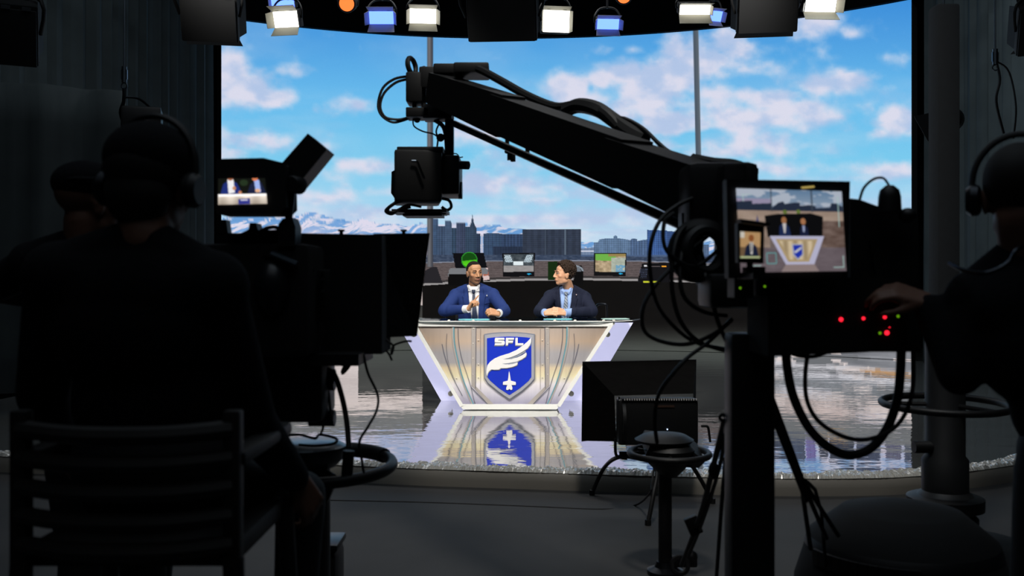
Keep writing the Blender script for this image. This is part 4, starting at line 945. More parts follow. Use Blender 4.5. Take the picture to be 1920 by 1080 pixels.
# remote head
Y = 5.0
hh = MB().box(P(779,168,Y), (.085,.16,.155), bev=.01).box(P(808,150,Y), (.11,.16,.11), bev=.01).box(P(846,150,Y), (.12,.15,.13), bev=.01)
obj('remote_head', hh, BLK, jib)
hp = MB().box(P(785,214,Y), (.12,.14,.050), bev=.006).box(P(822,212,Y), (.15,.14,.075), bev=.006)
for px in (778, 795, 808, 823, 843): hp.box(P(px,192,Y), (.022,.06,.12))
obj('head_frame', hp, BLK, jib)
obj('head_ring', MB().torus(P(772,124,Y), .042, .013, (.38,.9,.05), (-.15,0,1), 28, 8), RUB, jib)
obj('head_knob', MB().cyl(P(795,146,Y), P(795,130,Y), .014, n=10).ball(P(795,130,Y), .018, nu=10, nv=8), BLK, jib)
obj('cable_loop', MB().tube([P(766,143,Y), P(740,148,Y), P(718,165,Y-.02), P(709,195,Y-.03), P(715,216,Y-.03), P(735,229,Y-.02), P(755,226,Y), P(775,218,Y)], .007, 6, 5), RUB, jib)
obj('cable_loop', MB().tube([P(766,148,Y), P(742,155,Y), P(720,175,Y-.02), P(713,200,Y-.03), P(722,219,Y-.03), P(742,224,Y-.02), P(760,222,Y), P(780,214,Y)], .007, 6, 5), RUB, jib)
obj('cable_loop', MB().tube([P(775,222,Y), P(776,236,Y), P(792,246,Y), P(812,251,Y), P(822,258,Y)], .004, 6, 5), RUB, jib)
obj('cable_loop', MB().tube([P(815,225,Y), P(830,236,Y), P(836,255,Y), P(838,285,Y)], .012, 6, 5), RUB, jib)
obj('cable_loop', MB().tube([P(826,228,Y), P(818,245,Y), P(821,262,Y), P(818,285,Y)], .005, 6, 5), RUB, jib)
obj('drop_post', MB().box(P(843,270,Y+.02), (.045,.06,.50)), ALU, jib, smooth=False)
obj('drop_knob', MB().ball(P(826,258,Y), .022, nu=12, nv=8), BLK, jib); obj('drop_knob', MB().ball(P(782,224,Y), .018, nu=12, nv=8), BLK, jib)
# camera hanging from the head
rc = thing('remote_camera', 'boxy black remote camera hanging under the head end of the crane arm', 'camera', P(795, 408, Y))
obj('body', MB().box(P(783,335,Y), (.24,.34,.26), rotz(.12), bev=.014), BLK, rc)
obj('top_plate', MB().box(P(793,288,Y), (.235,.32,.03), bev=.006), BLK, rc)
obj('side_module', MB().box(P(843,333,Y+.05), (.12,.3,.20), bev=.012), BLK, rc)
obj('front_lobe', MB().prism([P(734,322,Y-.1), P(742,318,Y-.1), P(752,318,Y-.1), P(752,375,Y-.1), P(744,378,Y-.1), P(733,362,Y-.1)], (0,.22,0)), BLK, rc, smooth=False)
obj('motor', MB().cyl(P(850,309,Y-.02), P(878,310,Y-.06), .022, n=16), BLK, rc)
obj('focus_wheel', MB().cyl(P(860,357,Y-.02), P(867,357,Y-.02), .045, n=20), ALU, rc)
obj('rail_plate', MB().box(P(790,398,Y), (.28,.24,.016)).box(P(795,405,Y), (.20,.2,.012)).box(P(832,400,Y), (.03,.1,.02)), BLK, rc, smooth=False)
obj('cable_tangle', MB().tube([P(755,375,Y-.12), P(742,380,Y-.15), P(728,390,Y-.15), P(724,397,Y-.14), P(735,401,Y-.13), P(750,392,Y-.13), P(770,388,Y-.13)], .009, 6, 5).tube([P(748,378,Y-.15), P(732,386,Y-.16), P(728,396,Y-.15), P(742,396,Y-.15), P(765,384,Y-.15), P(790,388,Y-.14)], .007, 6, 5).tube([P(828,372,Y-.05), P(842,376,Y-.05), P(846,388,Y-.05), P(838,394,Y-.05), P(828,388,Y-.05)], .008, 6, 5), RUB, rc)
obj('antenna_wire', MB().tube([P(838,290,Y), P(855,288,Y), P(862,295,Y), P(868,294,Y)], .003, 6, 4), RUB, rc)
obj('chrome_latch', MB().tube([P(772,302,Y-.19), P(782,303,Y-.19), P(786,312,Y-.19), P(796,335,Y-.19)], .006, 6, 4), CHROME, rc)
# pivot column and monitor stack of the crane
YC = 2.75
obj('column', MB().box((P(1405,560,YC).x, YC, .62), (.125,.10,1.24), bev=.012), BLK, jib)
obj('column_foot', MB().lathe((P(1405,560,YC).x, YC, 0), [(.26,0),(.26,.03),(.10,.05),(.08,.09)], 32), BLK, jib)
obj('pivot_yoke', MB().box(P(1372,440,YC+.12), (.07,.10,.42), bev=.012).box(P(1345,375,3.0), (.22,.20,.22), bev=.03), BLK, jib)
obj('pivot_plate', MB().prism([P(1290,345,2.98), P(1330,335,2.98), P(1375,360,2.98), P(1375,575,2.98), P(1338,560,2.98), P(1300,520,2.98), P(1280,470,2.98), P(1278,400,2.98), P(1300,395,2.98), P(1322,430,2.98), P(1318,470,2.98), P(1330,515,2.98), P(1345,520,2.98), P(1348,400,2.98), P(1300,372,2.98)], (0,.06,0)), BLK, jib, smooth=False)
obj('bottom_housing', MB().box(P(1372,545,2.85), (.17,.2,.10), bev=.02), BLK, jib)
for q in ([(1298,372),(1270,385),(1240,410),(1222,450),(1218,500),(1228,560),(1252,600),(1300,640),(1362,655)],
          [(1290,420),(1272,440),(1262,480),(1260,540),(1275,600),(1310,640),(1365,660)],
          [(1330,440),(1295,470),(1262,500),(1225,540),(1205,580),(1208,620),(1240,640),(1290,645),(1340,625),(1372,600)],
          [(1300,440),(1280,470),(1275,520),(1285,560),(1320,585),(1362,592)],
          [(1345,470),(1300,500),(1250,470),(1245,420),(1262,400)],
          [(1372,598),(1330,640),(1290,670),(1262,700),(1235,740),(1228,790),(1232,830)],
          [(1310,480),(1330,540),(1345,600),(1362,640)]):
    n_ = len(q); obj('cable_loop', MB().tube([P(a, b_, 2.9-.25*math.sin(PI*i/(n_-1))*.4) for i, (a, b_) in enumerate(q)], .0065, 6, 6), RUB, jib)
obj('cable_coil', MB().torus(P(1312,470,2.9), .075, .024, (.5,0,.05), (-.02,0,1), 30, 8).torus(P(1322,470,2.86), .062, .018, (.5,.2,0), (0,0,1.25), 30, 8), RUB, jib)
# ---- monitor on the crane
YM = 2.42
mon = thing('crane_monitor', 'monitor on the crane column showing a wide picture of the desk set', 'monitor', P(1480, 522, YM))
obj('frame', MB().prism([P(1362,336,YM+.012), P(1594,340,YM+.012), P(1590,522,YM+.012), P(1366,522,YM+.012)], (0,.045,0)), BLK, mon, smooth=False)
def quad_grid(q, nu, nv, Yv):
    a, b_, c, d = [np.array(P(*p, Yv)) for p in q]; s = np.linspace(0, 1, nu)[None, :, None]; t_ = np.linspace(0, 1, nv)[:, None, None]
    return (a*(1-s)+b_*s)*(1-t_) + (d*(1-s)+c*s)*t_
def feed_wide(nu=300, nv=220):
    x, y = np.meshgrid(np.linspace(0, 204, nu), np.linspace(0, 156, nv)); img = np.zeros(x.shape+(3,))
    img[:] = np.stack([np.interp(y, [0,25,40,60,156], c) for c in ([110,150,128,150,96], [142,172,140,132,88], [176,196,168,122,92])], -1)
    n = fbm(x/22, y/9, 4, 2); put(img, (y<34)&(n>.5), (196,206,222)); put(img, (y<36)&(x<68)&(y>18), (170,160,190))
    put(img, inpoly(x, y, [(0,24),(30,22),(30,28),(68,26),(68,34),(80,25),(90,22),(92,27),(110,24),(122,24),(122,30),(140,28),(152,30),(152,34),(180,32),(182,24),(192,24),(204,30),(204,42),(0,40)]), (44,54,74))
    put(img, (y>40)&(y<58), np.array([178,156,140])[None,None]+40*(n[...,None]-.5)); put(img, (y>=58)&(x>160), np.array([112,92,84])[None,None]+90*(n[...,None]-.5)); put(img, (y>110), np.array([118,106,112])[None,None]+30*(n[...,None]-.5))
    put(img, (y>=58)&(y<=110)&(x<60), np.array([160,140,126])[None,None]+50*(n[...,None]-.5))
    put(img, inpoly(x, y, [(34,66),(38,48),(42,66)]), (90,90,130))
    for a in (67, 145): put(img, (np.abs(x-a)<1.2)&(y<42), (70,78,90))
    put(img, inpoly(x, y, [(52,50),(78,46),(142,44),(165,50),(162,88),(56,90)]), (16,16,18)); put(img, (np.hypot(x-92,y-42)<4)|(np.hypot(x-118,y-41)<4), (110,130,60))
    put(img, inpoly(x, y, [(78,90),(80,70),(88,62),(98,70),(102,90)]), (34,48,90)); put(img, np.hypot((x-89),(y-58)*.8)<5, (176,120,80)); put(img, inpoly(x, y, [(86,64),(93,64),(91,82),(88,82)]), (220,215,215))
    put(img, inpoly(x, y, [(118,90),(120,72),(126,66),(134,72),(136,90)]), (30,36,66)); put(img, np.hypot((x-126),(y-60)*.8)<5, (190,130,90)); put(img, inpoly(x, y, [(124,68),(129,68),(128,80),(125,80)]), (170,180,215))
    put(img, inpoly(x, y, [(60,88),(165,88),(143,142),(88,142)]), (206,204,232)); put(img, inpoly(x, y, [(71,94),(152,94),(133,137),(93,137)]), (196,172,128)); put(img, inpoly(x, y, [(78,97),(146,97),(130,133),(97,133)]), np.array([208,186,150])[None,None]+30*np.sin(x/3)[...,None])
    put(img, inpoly(x, y, [(101,103),(123,103),(123,124),(112,134),(102,124)]), (200,200,210)); put(img, inpoly(x, y, [(104,105),(121,105),(121,123),(112,131),(105,123)]), (40,62,190)); put(img, inpoly(x, y, [(105,118),(120,108),(120,112),(108,121)]), (220,222,230))
    put(img, inpoly(x, y, [(88,142),(143,142),(152,156),(78,156)]), (160,142,140))
    for q in ((12,10,30,11),(12,10,13,24),(12,143,40,144),(195,10,196,70),(180,148,200,149),(199,126,200,148)): put(img, (x>q[0])&(x<q[2])&(y>q[1])&(y<q[3]), (190,226,220))
    put(img, (((np.abs(x-52)<.8)|(np.abs(x-70)<.8))&(y>120)&(y<140))|(((np.abs(y-120)<.8)|(np.abs(y-140)<.8))&(x>52)&(x<70)), (110,190,190))
    return lin(np.clip(img, 0, 255))*.85
G = quad_grid([(1380,353),(1578,359),(1587,508),(1389,511)], 300, 220, YM)
MONP = attr_mat('monitor_picture', True, .8, .3, .02)
mesh_obj('screen', grid_mesh('screen', G, feed_wide()), MONP, mon)
obj('mount_arm', MB().box(P(1430,500,YM+.16), (.05,.24,.05)), BLK, mon, smooth=False)
obj('sticker', MB().prism([P(1504,350,YM), P(1526,348,YM), P(1528,351,YM), P(1507,353,YM)], (0,.012,0)), mat('yellow_tally_light', (220,190,90), .4, emit=(230,200,110), estr=.5), mon, smooth=False)
ph = thing('small_monitor', 'small upright monitor clipped before the lower left of the crane monitor', 'monitor', P(1408, 512, YM-.1))
obj('frame', MB().prism([P(1383,418,YM-.1), P(1433,424,YM-.1), P(1432,494,YM-.1), P(1384,492,YM-.1)], (0,.03,0)), BLK, ph, smooth=False)
def feed_man(nu=80, nv=90):
    x, y = np.meshgrid(np.linspace(0, 42, nu), np.linspace(0, 52, nv)); img = np.zeros(x.shape+(3,)); img[:] = (196,156,108)
    put(img, y > 30, (120,96,70)); put(img, (x<9)&(y<12), (220,214,200)); put(img, inpoly(x, y, [(8,50),(12,28),(22,20),(34,28),(40,50)]), (28,36,60)); put(img, np.hypot(x-23,(y-12)*.8)<5.5, (150,90,50))
    put(img, inpoly(x, y, [(20,20),(27,20),(26,44),(22,44)]), (226,222,214)); put(img, inpoly(x, y, [(22.5,21),(24.5,21),(24.5,40),(22.5,40)]), (50,50,70)); put(img, y > 48, (190,200,150)); return lin(img)*.9
G = quad_grid([(1388,434),(1426,436),(1425,484),(1388,484)], 80, 90, YM-.103)
mesh_obj('screen', grid_mesh('screen', G, feed_man()), MONP, ph)
obj('clamp_stem', MB().cyl(P(1406,490,YM-.085), P(1406,512,YM-.085), .008, n=8).box(P(1408,512,YM-.03), (.03,.16,.03)), BLK, ph)
obj('hood', MB().prism([P(1380,412,YM-.1), P(1436,420,YM-.1), P(1433,426,YM-.1), P(1383,419,YM-.1)], (0,-.04,0)), BLK, ph, smooth=False)
# ---- control box with tally lights, under and right of the monitor
YB = 2.5
cb = thing('control_box', 'dark crane control box with small red and green tally lights', 'equipment', P(1580, 666, YB))
obj('lower_case', MB().prism([P(1440,520,YB), P(1702,520,YB), P(1702,656,YB), P(1600,662,YB), P(1440,668,YB)], (0,.22,0)), MATTE, cb, smooth=False)
obj('upper_case', MB().prism([P(1594,372,YB+.05), P(1612,374,YB+.05), P(1650,388,YB+.05), P(1722,408,YB+.05), P(1726,660,YB+.05), P(1594,660,YB+.05)], (0,.25,0)), MATTE, cb, smooth=False)
obj('microphone_pod', MB().lathe(P(1668,398,YB), [(.030,0),(.028,.04),(.024,.058),(.010,.07)], 16), BLK, cb)
obj('pod_wire', MB().tube([P(1612,374,YB), P(1620,352,YB), P(1638,336,YB), P(1656,334,YB), P(1667,348,YB)], .0035, 6, 5), RUB, cb)
obj('round_knob', MB().ball(P(1702,404,YB), (.024,.024,.020)), BLK, cb)
for px, py, m_, r in ((1577,599,LED_R,.0055),(1619,597,LED_R,.0042),(1659,594.5,LED_R,.0046),(1663,624,LED_R,.006),(1668,614,LED_R,.0015),(1684,593,LED_G,.0035),(1650,624.5,LED_G,.0035),(1388,540,LED_G,.003),(1434,537,LED_G,.003)):
    obj('tally_light', MB().ball(P(px, py, YB-.002), r, None, 10, 6), m_, cb)
obj('light_bar', MB().box(P(1388,540,YB+.04), (.05,.08,.05)).box(P(1434,537,YB+.04), (.05,.08,.05)), BLK, cb, smooth=False)
obj('side_label', MB().box(P(1652,553,YB-.003), (.035,.004,.006), Matrix.Rotation(-.05, 3, 'Y')), STEEL, cb, smooth=False)
obj('chrome_catch', MB().cyl(P(1630,450,YB+.04), P(1640,515,YB+.04), .003, n=8), ALU, cb)
# thick hanging cables under the box
t = thing('hanging_hose', 'thick black cable hanging in a wide U below the control box', 'cable', P(1585, 858, YB))
obj('hose', MB().tube([P(1474,655,YB+.1), P(1476,690,YB+.1), P(1488,745,YB+.1), P(1515,800,YB+.1), P(1550,836,YB+.1), P(1590,853,YB+.1), P(1630,842,YB+.1), P(1662,805,YB+.1), P(1682,750,YB+.1), P(1688,700,YB+.1), P(1690,650,YB+.1)], .0125, 10, 6), RUB, t)
t = thing('hanging_cable', 'thinner black cable looped inside the wide U of the thick one', 'cable', P(1600, 825, YB))
obj('cable', MB().tube([P(1516,655,YB+.05), P(1510,700,YB+.05), P(1513,750,YB+.05), P(1535,790,YB+.05), P(1580,818,YB+.05), P(1625,824,YB+.05), P(1672,806,YB+.05), P(1700,770,YB+.05), P(1712,720,YB+.05), P(1712,650,YB+.05)], .006, 8, 6), RUB, t)
obj('cable', MB().tube([P(1484,662,YB+.05), P(1500,668,YB+.05), P(1530,668,YB+.05), P(1560,656,YB+.05)], .005, 8, 5), RUB, t)
t = thing('bungee_straps', 'straight black straps stretched from the column down to the floor', 'strap', (P(1500, 1000, 3.0).x, 3.2, 0))
for a, b_, Ya, Yb in (((1444,735),(1505,900),2.75,2.9),((1444,760),(1498,890),2.75,2.9),((1446,775),(1512,940),2.75,2.9),((1505,900),(1572,1005),2.9,3.0),((1505,905),(1550,1010),2.9,3.0),((1500,890),(1520,1030),2.9,3.0)):
    obj('strap', MB().tube([P(*a, Ya), P(*b_, Yb)], .007, 6, 1), RUB, t)
obj('strap', MB().tube([P(1505,898,2.9), P(1540,960,3.1), (P(1575,1020,3.3).x, 3.4, .03)], .006, 6, 3), RUB, t)
t = thing('tie_down_straps', 'pair of taut black straps left of the crane column with hooks', 'strap', (P(1290, 1060, 3.8).x, 3.9, 0))
for q, r in (([(1358,790,2.8),(1336,880,3.1),(1312,970,3.5),(1278,1060,4.0)], .010), ([(1362,800,2.8),(1348,880,3.1),(1318,975,3.5),(1292,1040,3.8)], .007), ([(1360,860,2.9),(1352,960,3.1),(1345,1060,3.3),(1340,1120,3.5)], .007), ([(1366,900,2.9),(1364,1000,3.1),(1362,1110,3.4)], .006)):
    obj('strap', MB().tube([P(*p) for p in q], r, 8, 4), RUB, t)
obj('hook', MB().tube([P(1358,790,2.8), P(1350,785,2.8), P(1352,778,2.8), P(1360,782,2.8), P(1360,812,2.8)], .005, 8, 4), ALU, t); obj('slider', MB().ball(P(1338,882,3.1), (.018,.018,.03), nu=10, nv=8), BLK, t)
obj('ratchet', MB().box(P(1300,985,3.6), (.05,.03,.07), Matrix.Rotation(-.4, 3, 'Y'), bev=.006), BLK, t)
obj('floor_hook', MB().torus(P(1275,1060,4.1), .035, .010, (1,0,0), (0,.3,1), 20, 6), BLK, t)

# ---------------------------------------------------------------- pedestal with steering ring (front centre)
YP = 4.55; c = P(1255, 850, YP)
t = thing('camera_pedestal', 'low black pedestal with round steering ring and empty mount plate, front centre', 'pedestal', (c.x, YP, 0))
obj('steering_ring', MB().torus(c, .185, .016, (1,0,0), (0,1,.02), 48, 10), BLK, t)
obj('column', MB().cyl((c.x-.02, YP, .02), (c.x-.02, YP, c.z+.02), .032, n=18), BLK, t)
obj('hub', MB().lathe((c.x, YP, c.z-.11), [(.035,0),(.075,.04),(.11,.09),(.12,.13),(.10,.15)], 28), BLK, t)
obj('mount_wedge', MB().prism([c+V((-.10,-.05,.04)), c+V((.10,-.05,.02)), c+V((.16,-.05,-.03)), c+V((.13,-.05,-.06)), c+V((-.05,-.05,-.05)), c+V((-.12,-.05,.0))], (0,.18,.05)), BLK, t, smooth=False)
obj('mount_plate', MB().lathe(c+V((-.02,.03,.05)), [(.13,0),(.14,.012),(.10,.035),(.03,.045)], 28), BLK, t)
for i in range(3):
    a = 2*PI*i/3+.4; obj('spoke', MB().cyl(c, c+V((.185*math.cos(a), .185*math.sin(a), 0)), .009, n=8), BLK, t)
obj('base', MB().lathe((c.x-.02, YP, 0), [(.085,0),(.085,.02),(.05,.035),(.04,.06)], 24), ALU, t)
obj('bracket', MB().box((c.x+.07, YP, .06), (.12,.05,.05), bev=.01).ball((c.x+.10, YP, .08), .035, nu=10, nv=8), BLK, t)

# ---------------------------------------------------------------- hooded floor light facing the stage
YL = 5.75
t = thing('floor_light', 'hooded square light on bent tube legs on the floor before the stage', 'light', (P(1210,860,YL).x, YL, 0))
hq = lambda a, b_, dy=0: P(a, b_, YL)+V((0,dy,0))
hd_ = MB()
O = [hq(1098,685,.22), hq(1318,681,.22), hq(1316,812,.22), hq(1096,838,.22)]; I = [hq(1152,742), hq(1300,738), hq(1300,822), hq(1156,828)]
for i in range(4): hd_.prism([I[i], I[(i+1)%4], O[(i+1)%4], O[i]], (0,.006,.002))
obj('hood', hd_, mat('black_hood_fabric', (13,11,10), .85, var=.5, scale=14, bump=.5, spec=.15), t, smooth=False)
obj('hood_wire', MB().tube([O[0], O[1], O[2], O[3]], .006, 6, 1, True), BLK, t)
obj('housing', MB().box(hq(1228,786,-.07), (.47,.14,.27), bev=.02), BLK, t)
obj('vent_bar', MB().box(hq(1230,745,-.12), (.44,.05,.012)), ALU, t, smooth=False)
for k in range(28): pass
vb = MB()
for k in range(30): vb.box(hq(1166+k*4.5,743.5,-.147), (.006,.012,.010))
obj('vent_fin', vb, mat('vent_fins_stage_glint', (226,222,220), .4), t, smooth=False, kind='stuff')  # pale colour stands in for stage light reflected by the fins
obj('end_cap', MB().lathe(hq(1158,786,-.07), [(.03,0),(.05,.01),(.13,.012),(.135,.03)], 20, (1,0,0)), BLK, t)
obj('latch', MB().box(hq(1157,748,-.10), (.012,.02,.05), bev=.003), CHROME, t)
obj('slot_plate', MB().box(hq(1238,756,-.143), (.12,.004,.012)), mat('brown_slots', (70,50,40), .5), t, smooth=False)
obj('status_light', MB().ball(hq(1244,798,-.145), .004, nu=8, nv=6), mat('white_status_light', (220,230,255), .3, emit=(200,220,255), estr=2), t)
obj('power_bracket', MB().tube([hq(1153,820,-.03), hq(1153,845,-.03), hq(1158,855,-.03), hq(1175,858,-.03)], .009, 8, 4), BLK, t); obj('side_handle', MB().tube([hq(1316,800,.02), hq(1328,801,.02), hq(1331,815,.02), hq(1333,830,.02)], .008, 8, 4), BLK, t)
def foot(px, py): 
    Yf = F*ZC/(py-YH); return V(((px-960)/F*Yf, Yf, .0))
hub = hq(1225, 862, -.04)
for nm, pts in (('leg', [hub, hq(1200,858,-.03), hq(1160,857,.0), foot(1115,930)+V((.06,0,.18)), foot(1110,928)+V((0,0,.012))]),
                ('leg', [hub+V((-.03,-.02,0)), P(1232,885,5.6), P(1225,930,5.5), foot(1215,985)+V((0,0,.012))]),
                ('leg', [hub, hq(1290,896,.05)+V((0,0,.08)), P(1310,905,5.9)+V((0,0,.04)), foot(1336,944)+V((0,0,.012))])):
    lg = obj(nm, MB().tube(pts, .013, 8, 5), BLK, t); obj('rubber_foot', MB().cyl(pts[-1]-V((0,0,.012)), pts[-1]+V((0,0,.02)), .018, n=12), RUB, lg)
obj('frame_bar', MB().cyl(hq(1160,848,-.03), hq(1300,848,-.03), .010, n=8).cyl(hq(1230,822,-.05), hub, .014, n=8), BLK, t)
obj('power_lead', MB().tube([hub+V((.0,-.03,.0)), P(1222,905,5.55), P(1218,925,5.5), foot(1190,948), foot(1130,955), foot(1000,950), foot(820,943), foot(700,940), foot(590,938)], .006, 6, 6), RUB, t)

# ---------------------------------------------------------------- right pedestal and dolly
YR = 4.35; c = P(1772, 758, YR)
t = thing('studio_pedestal', 'black studio pedestal column with steering ring right of the hanging cables', 'pedestal', (c.x, YR, 0))
obj('column', MB().lathe((c.x, YR, .22), [(.14,0),(.14,.10),(.12,.12),(.12,.2),(.10,.22),(.10,.36),(.085,.38),(.085,1.05)], 36), mat('charcoal_enamel', (34,36,38), .5), t)
obj('collar', MB().lathe((c.x, YR, .36), [(.165,0),(.165,.05),(.14,.06)], 32), BLK, t)
obj('steering_ring', MB().torus(c, .27, .016, (1,0,0), (0,1,.03), 56, 10), BLK, t)
for i in range(3):
    a = 2*PI*i/3+.9; obj('spoke', MB().cyl(c, c+V((.27*math.cos(a), .27*math.sin(a), 0)), .010, n=8), BLK, t)
obj('side_arm', MB().cyl(c+V((-.15,-.02,-.19)), c+V((.05,-.02,-.19)), .028, n=14), BLK, t)
obj('base_cover', MB().lathe((c.x, YR, .03), [(.40,0),(.46,.02),(.47,.10),(.40,.16),(.20,.20),(.16,.21)], 48), BLK, t)
for i in range(3):
    a = 2*PI*i/3+.3; p = V((c.x+.34*math.cos(a), YR+.34*math.sin(a), .03)); obj('wheel', MB().cyl(p+V((0,-.02,0)), p+V((0,.02,0)), .03, n=16), RUB, t)
YD2 = 3.35
t = thing('crane_dolly', 'dark rounded dolly housing with ribbed edge at the bottom right', 'dolly', (P(1690,1000,YD2).x, YD2, 0))
xc = P(1690,1000,YD2).x
obj('dome_cover', MB().lathe((xc, YD2, .04), [(.34,0),(.37,.06),(.36,.30),(.31,.46),(.20,.55),(.05,.58)], 56), MATTE, t)
obj('rim_band', MB().lathe((xc, YD2, .46), [(.325,0),(.315,.03),(.30,.045),(.29,.0)], 56), BLK, t)
for k in range(12):
    a = math.radians(195+k*5.5); obj('rib', MB().box((xc+.335*math.cos(a), YD2+.335*math.sin(a), .45), (.012,.03,.05), rotz(a)), BLK, t, smooth=False)
for i in range(4):
    a = PI/4+i*PI/2; p = V((xc+.27*math.cos(a), YD2+.27*math.sin(a), .045)); obj('wheel', MB().cyl(p+V((-.02,0,0)), p+V((.02,0,0)), .045, n=16), RUB, t)
# vertical padded post and column at far right
t = thing('padded_post', 'tall dark padded post behind the studio pedestal at the right', 'post', (P(1770,500,5.0).x, 5.0, 0))
obj('post', MB().box((P(1770,500,5.0).x, 5.0, 1.42), (.12,.12,2.80), bev=.02), mat('grey_foam', (44,48,52), .9, var=.2), t)
obj('base', MB().box((P(1770,500,5.0).x, 5.0, .02), (.24,.3,.04), bev=.01), BLK, t)

# ---------------------------------------------------------------- left studio camera
YV = 2.75
cam1 = thing('studio_camera', 'black studio camera with teleprompter hood and lit viewfinder on the left', 'camera', (P(590,560,3.1).x, 3.1, .9))
# viewfinder
obj('viewfinder', MB().prism([P(405,298,YV), P(494,296,YV), P(535,306,YV), P(537,388,YV), P(524,401,YV), P(405,401,YV)], (0,.14,0)), MATTE, cam1, smooth=False)
vf = [o for o in cam1.children if o.name.startswith('viewfinder')][0]
def feed_vf(nu=150, nv=90):
    x, y = np.meshgrid(np.linspace(0, 92, nu), np.linspace(0, 48, nv)); img = np.zeros(x.shape+(3,)); img[:] = (18,20,16)
    put(img, np.hypot(x-50,(y-8)*1.4)<8, (34,48,30))
    put(img, inpoly(x, y, [(4,30),(10,10),(22,3),(36,8),(46,28),(44,30)]), (30,44,110)); put(img, inpoly(x, y, [(18,2),(30,2),(32,26),(20,28)]), (226,224,226)); put(img, np.hypot(x-24,(y+2))<6, (150,90,60)); put(img, np.hypot(x-31,y-18)<3.4, (190,130,90)); put(img, np.hypot(x-42,y-26)<3.2, (180,120,80))
    put(img, inpoly(x, y, [(56,28),(62,12),(72,4),(84,8),(91,26),(91,30)]), (26,32,60)); put(img, inpoly(x, y, [(70,3),(80,3),(82,26),(72,26)]), (150,170,225)); put(img, np.hypot((x-72),(y+1))<6, (210,120,80)); put(img, np.hypot((x-76)/1.6,y-23)<3.2, (220,170,130))
    put(img, (y>29), np.array([232,220,206])[None,None]-14*(y-29)[...,None]/4-16*np.sin(x/5)[...,None]); put(img, (y>29)&(y<33), (255,250,246)); put(img, inpoly(x, y, [(38,38),(60,37),(60,48),(38,48)]), (46,50,130)); put(img, (x>42)&(x<56)&(y>39)&(y<41), (200,200,220)); return lin(np.clip(img,0,255))
G = quad_grid([(409,335),(497,334),(501,382),(409,384)], 150, 90, YV-.006)
mesh_obj('screen', grid_mesh('screen', G, feed_vf()), attr_mat('viewfinder_picture', True, 1.15, .3, .02), vf)
obj('hood_flap', MB().prism([P(528,306,YV+.05), P(577,250,YV+.05), P(613,280,YV+.05), P(560,345,YV+.05)], (0,.12,0)), BLK, cam1, smooth=False)
obj('hinge_knob', MB().lathe(P(545,345,YV), [(.022,0),(.026,.01),(.026,.05),(.015,.06)], 16, (.3,1,0)).box(P(538,335,YV+.05), (.03,.08,.07), bev=.008), BLK, cam1)
obj('viewfinder_stem', MB().cyl(P(547,360,YV+.05), P(541,412,YV+.05), .011, n=12), ALU, cam1)
obj('stem_joint', MB().prism([P(522,420,YV+.03), P(530,410,YV+.03), P(548,408,YV+.03), P(554,425,YV+.03), P(553,462,YV+.03), P(520,462,YV+.03)], (0,.08,0)), BLK, cam1, smooth=False)
obj('top_handle', MB().prism([P(405,437,YV+.1), P(452,437,YV+.1), P(466,430,YV+.1), P(468,418,YV+.1), P(480,418,YV+.1), P(484,432,YV+.1), P(525,430,YV+.1), P(525,456,YV+.1), P(405,456,YV+.1)], (0,.06,0)), BLK, cam1, smooth=False)
obj('handle_post', MB().prism([P(405,412,YV+.1), P(424,412,YV+.1), P(428,440,YV+.1), P(405,440,YV+.1)], (0,.04,0)), BLK, cam1, smooth=False)
obj('handle_loop', MB().tube([P(486,436,YV+.1), P(500,428,YV+.1), P(516,426,YV+.1), P(528,432,YV+.1)], .006, 6, 4), BLK, cam1)
# body
obj('body', MB().box(P(500,560,3.02), (.36,.46,.33), bev=.02), MATTE, cam1)
obj('side_bulge', MB().ball(P(512,540,2.80), (.055,.06,.085)), mat('satin_black', (24,28,32), .35), cam1)
obj('top_lens_cover', MB().prism([P(440,459,2.86), P(520,470,2.78), P(556,492,2.78), P(556,500,2.78), P(500,480,2.78), P(440,470,2.86)], (0,.12,0)), BLK, cam1, smooth=False)
obj('side_strip', MB().cyl(P(508,476,2.77), P(556,496,2.77), .010, n=8), mat('grey_strip', (60,72,82), .4, .5), cam1)
obj('guide_rod', MB().cyl(P(556,496,2.80), P(590,506,2.86), .004, n=8), STEEL, cam1)
pnl = obj('connector_panel', MB().box(P(604,555,2.92), (.05,.02,.16), bev=.004), BLK, cam1)
for k, (a, b_) in enumerate(((604,512),(604,523),(603,534),(605,545),(603,556),(603,566))): obj('connector', MB().cyl(P(a, b_, 2.915), P(a, b_, 2.895), .005, n=10), STEEL if k in (1, 3) else ALU, pnl)
obj('orange_label', MB().box(P(436,500,2.78), (.045,.004,.010)), mat('dim_orange_label', (120,60,30), .6), cam1, smooth=False)
obj('name_plate', MB().box(P(581,583,2.90), (.020,.004,.004), Matrix.Rotation(.3, 3, 'Y')), STEEL, cam1, smooth=False)
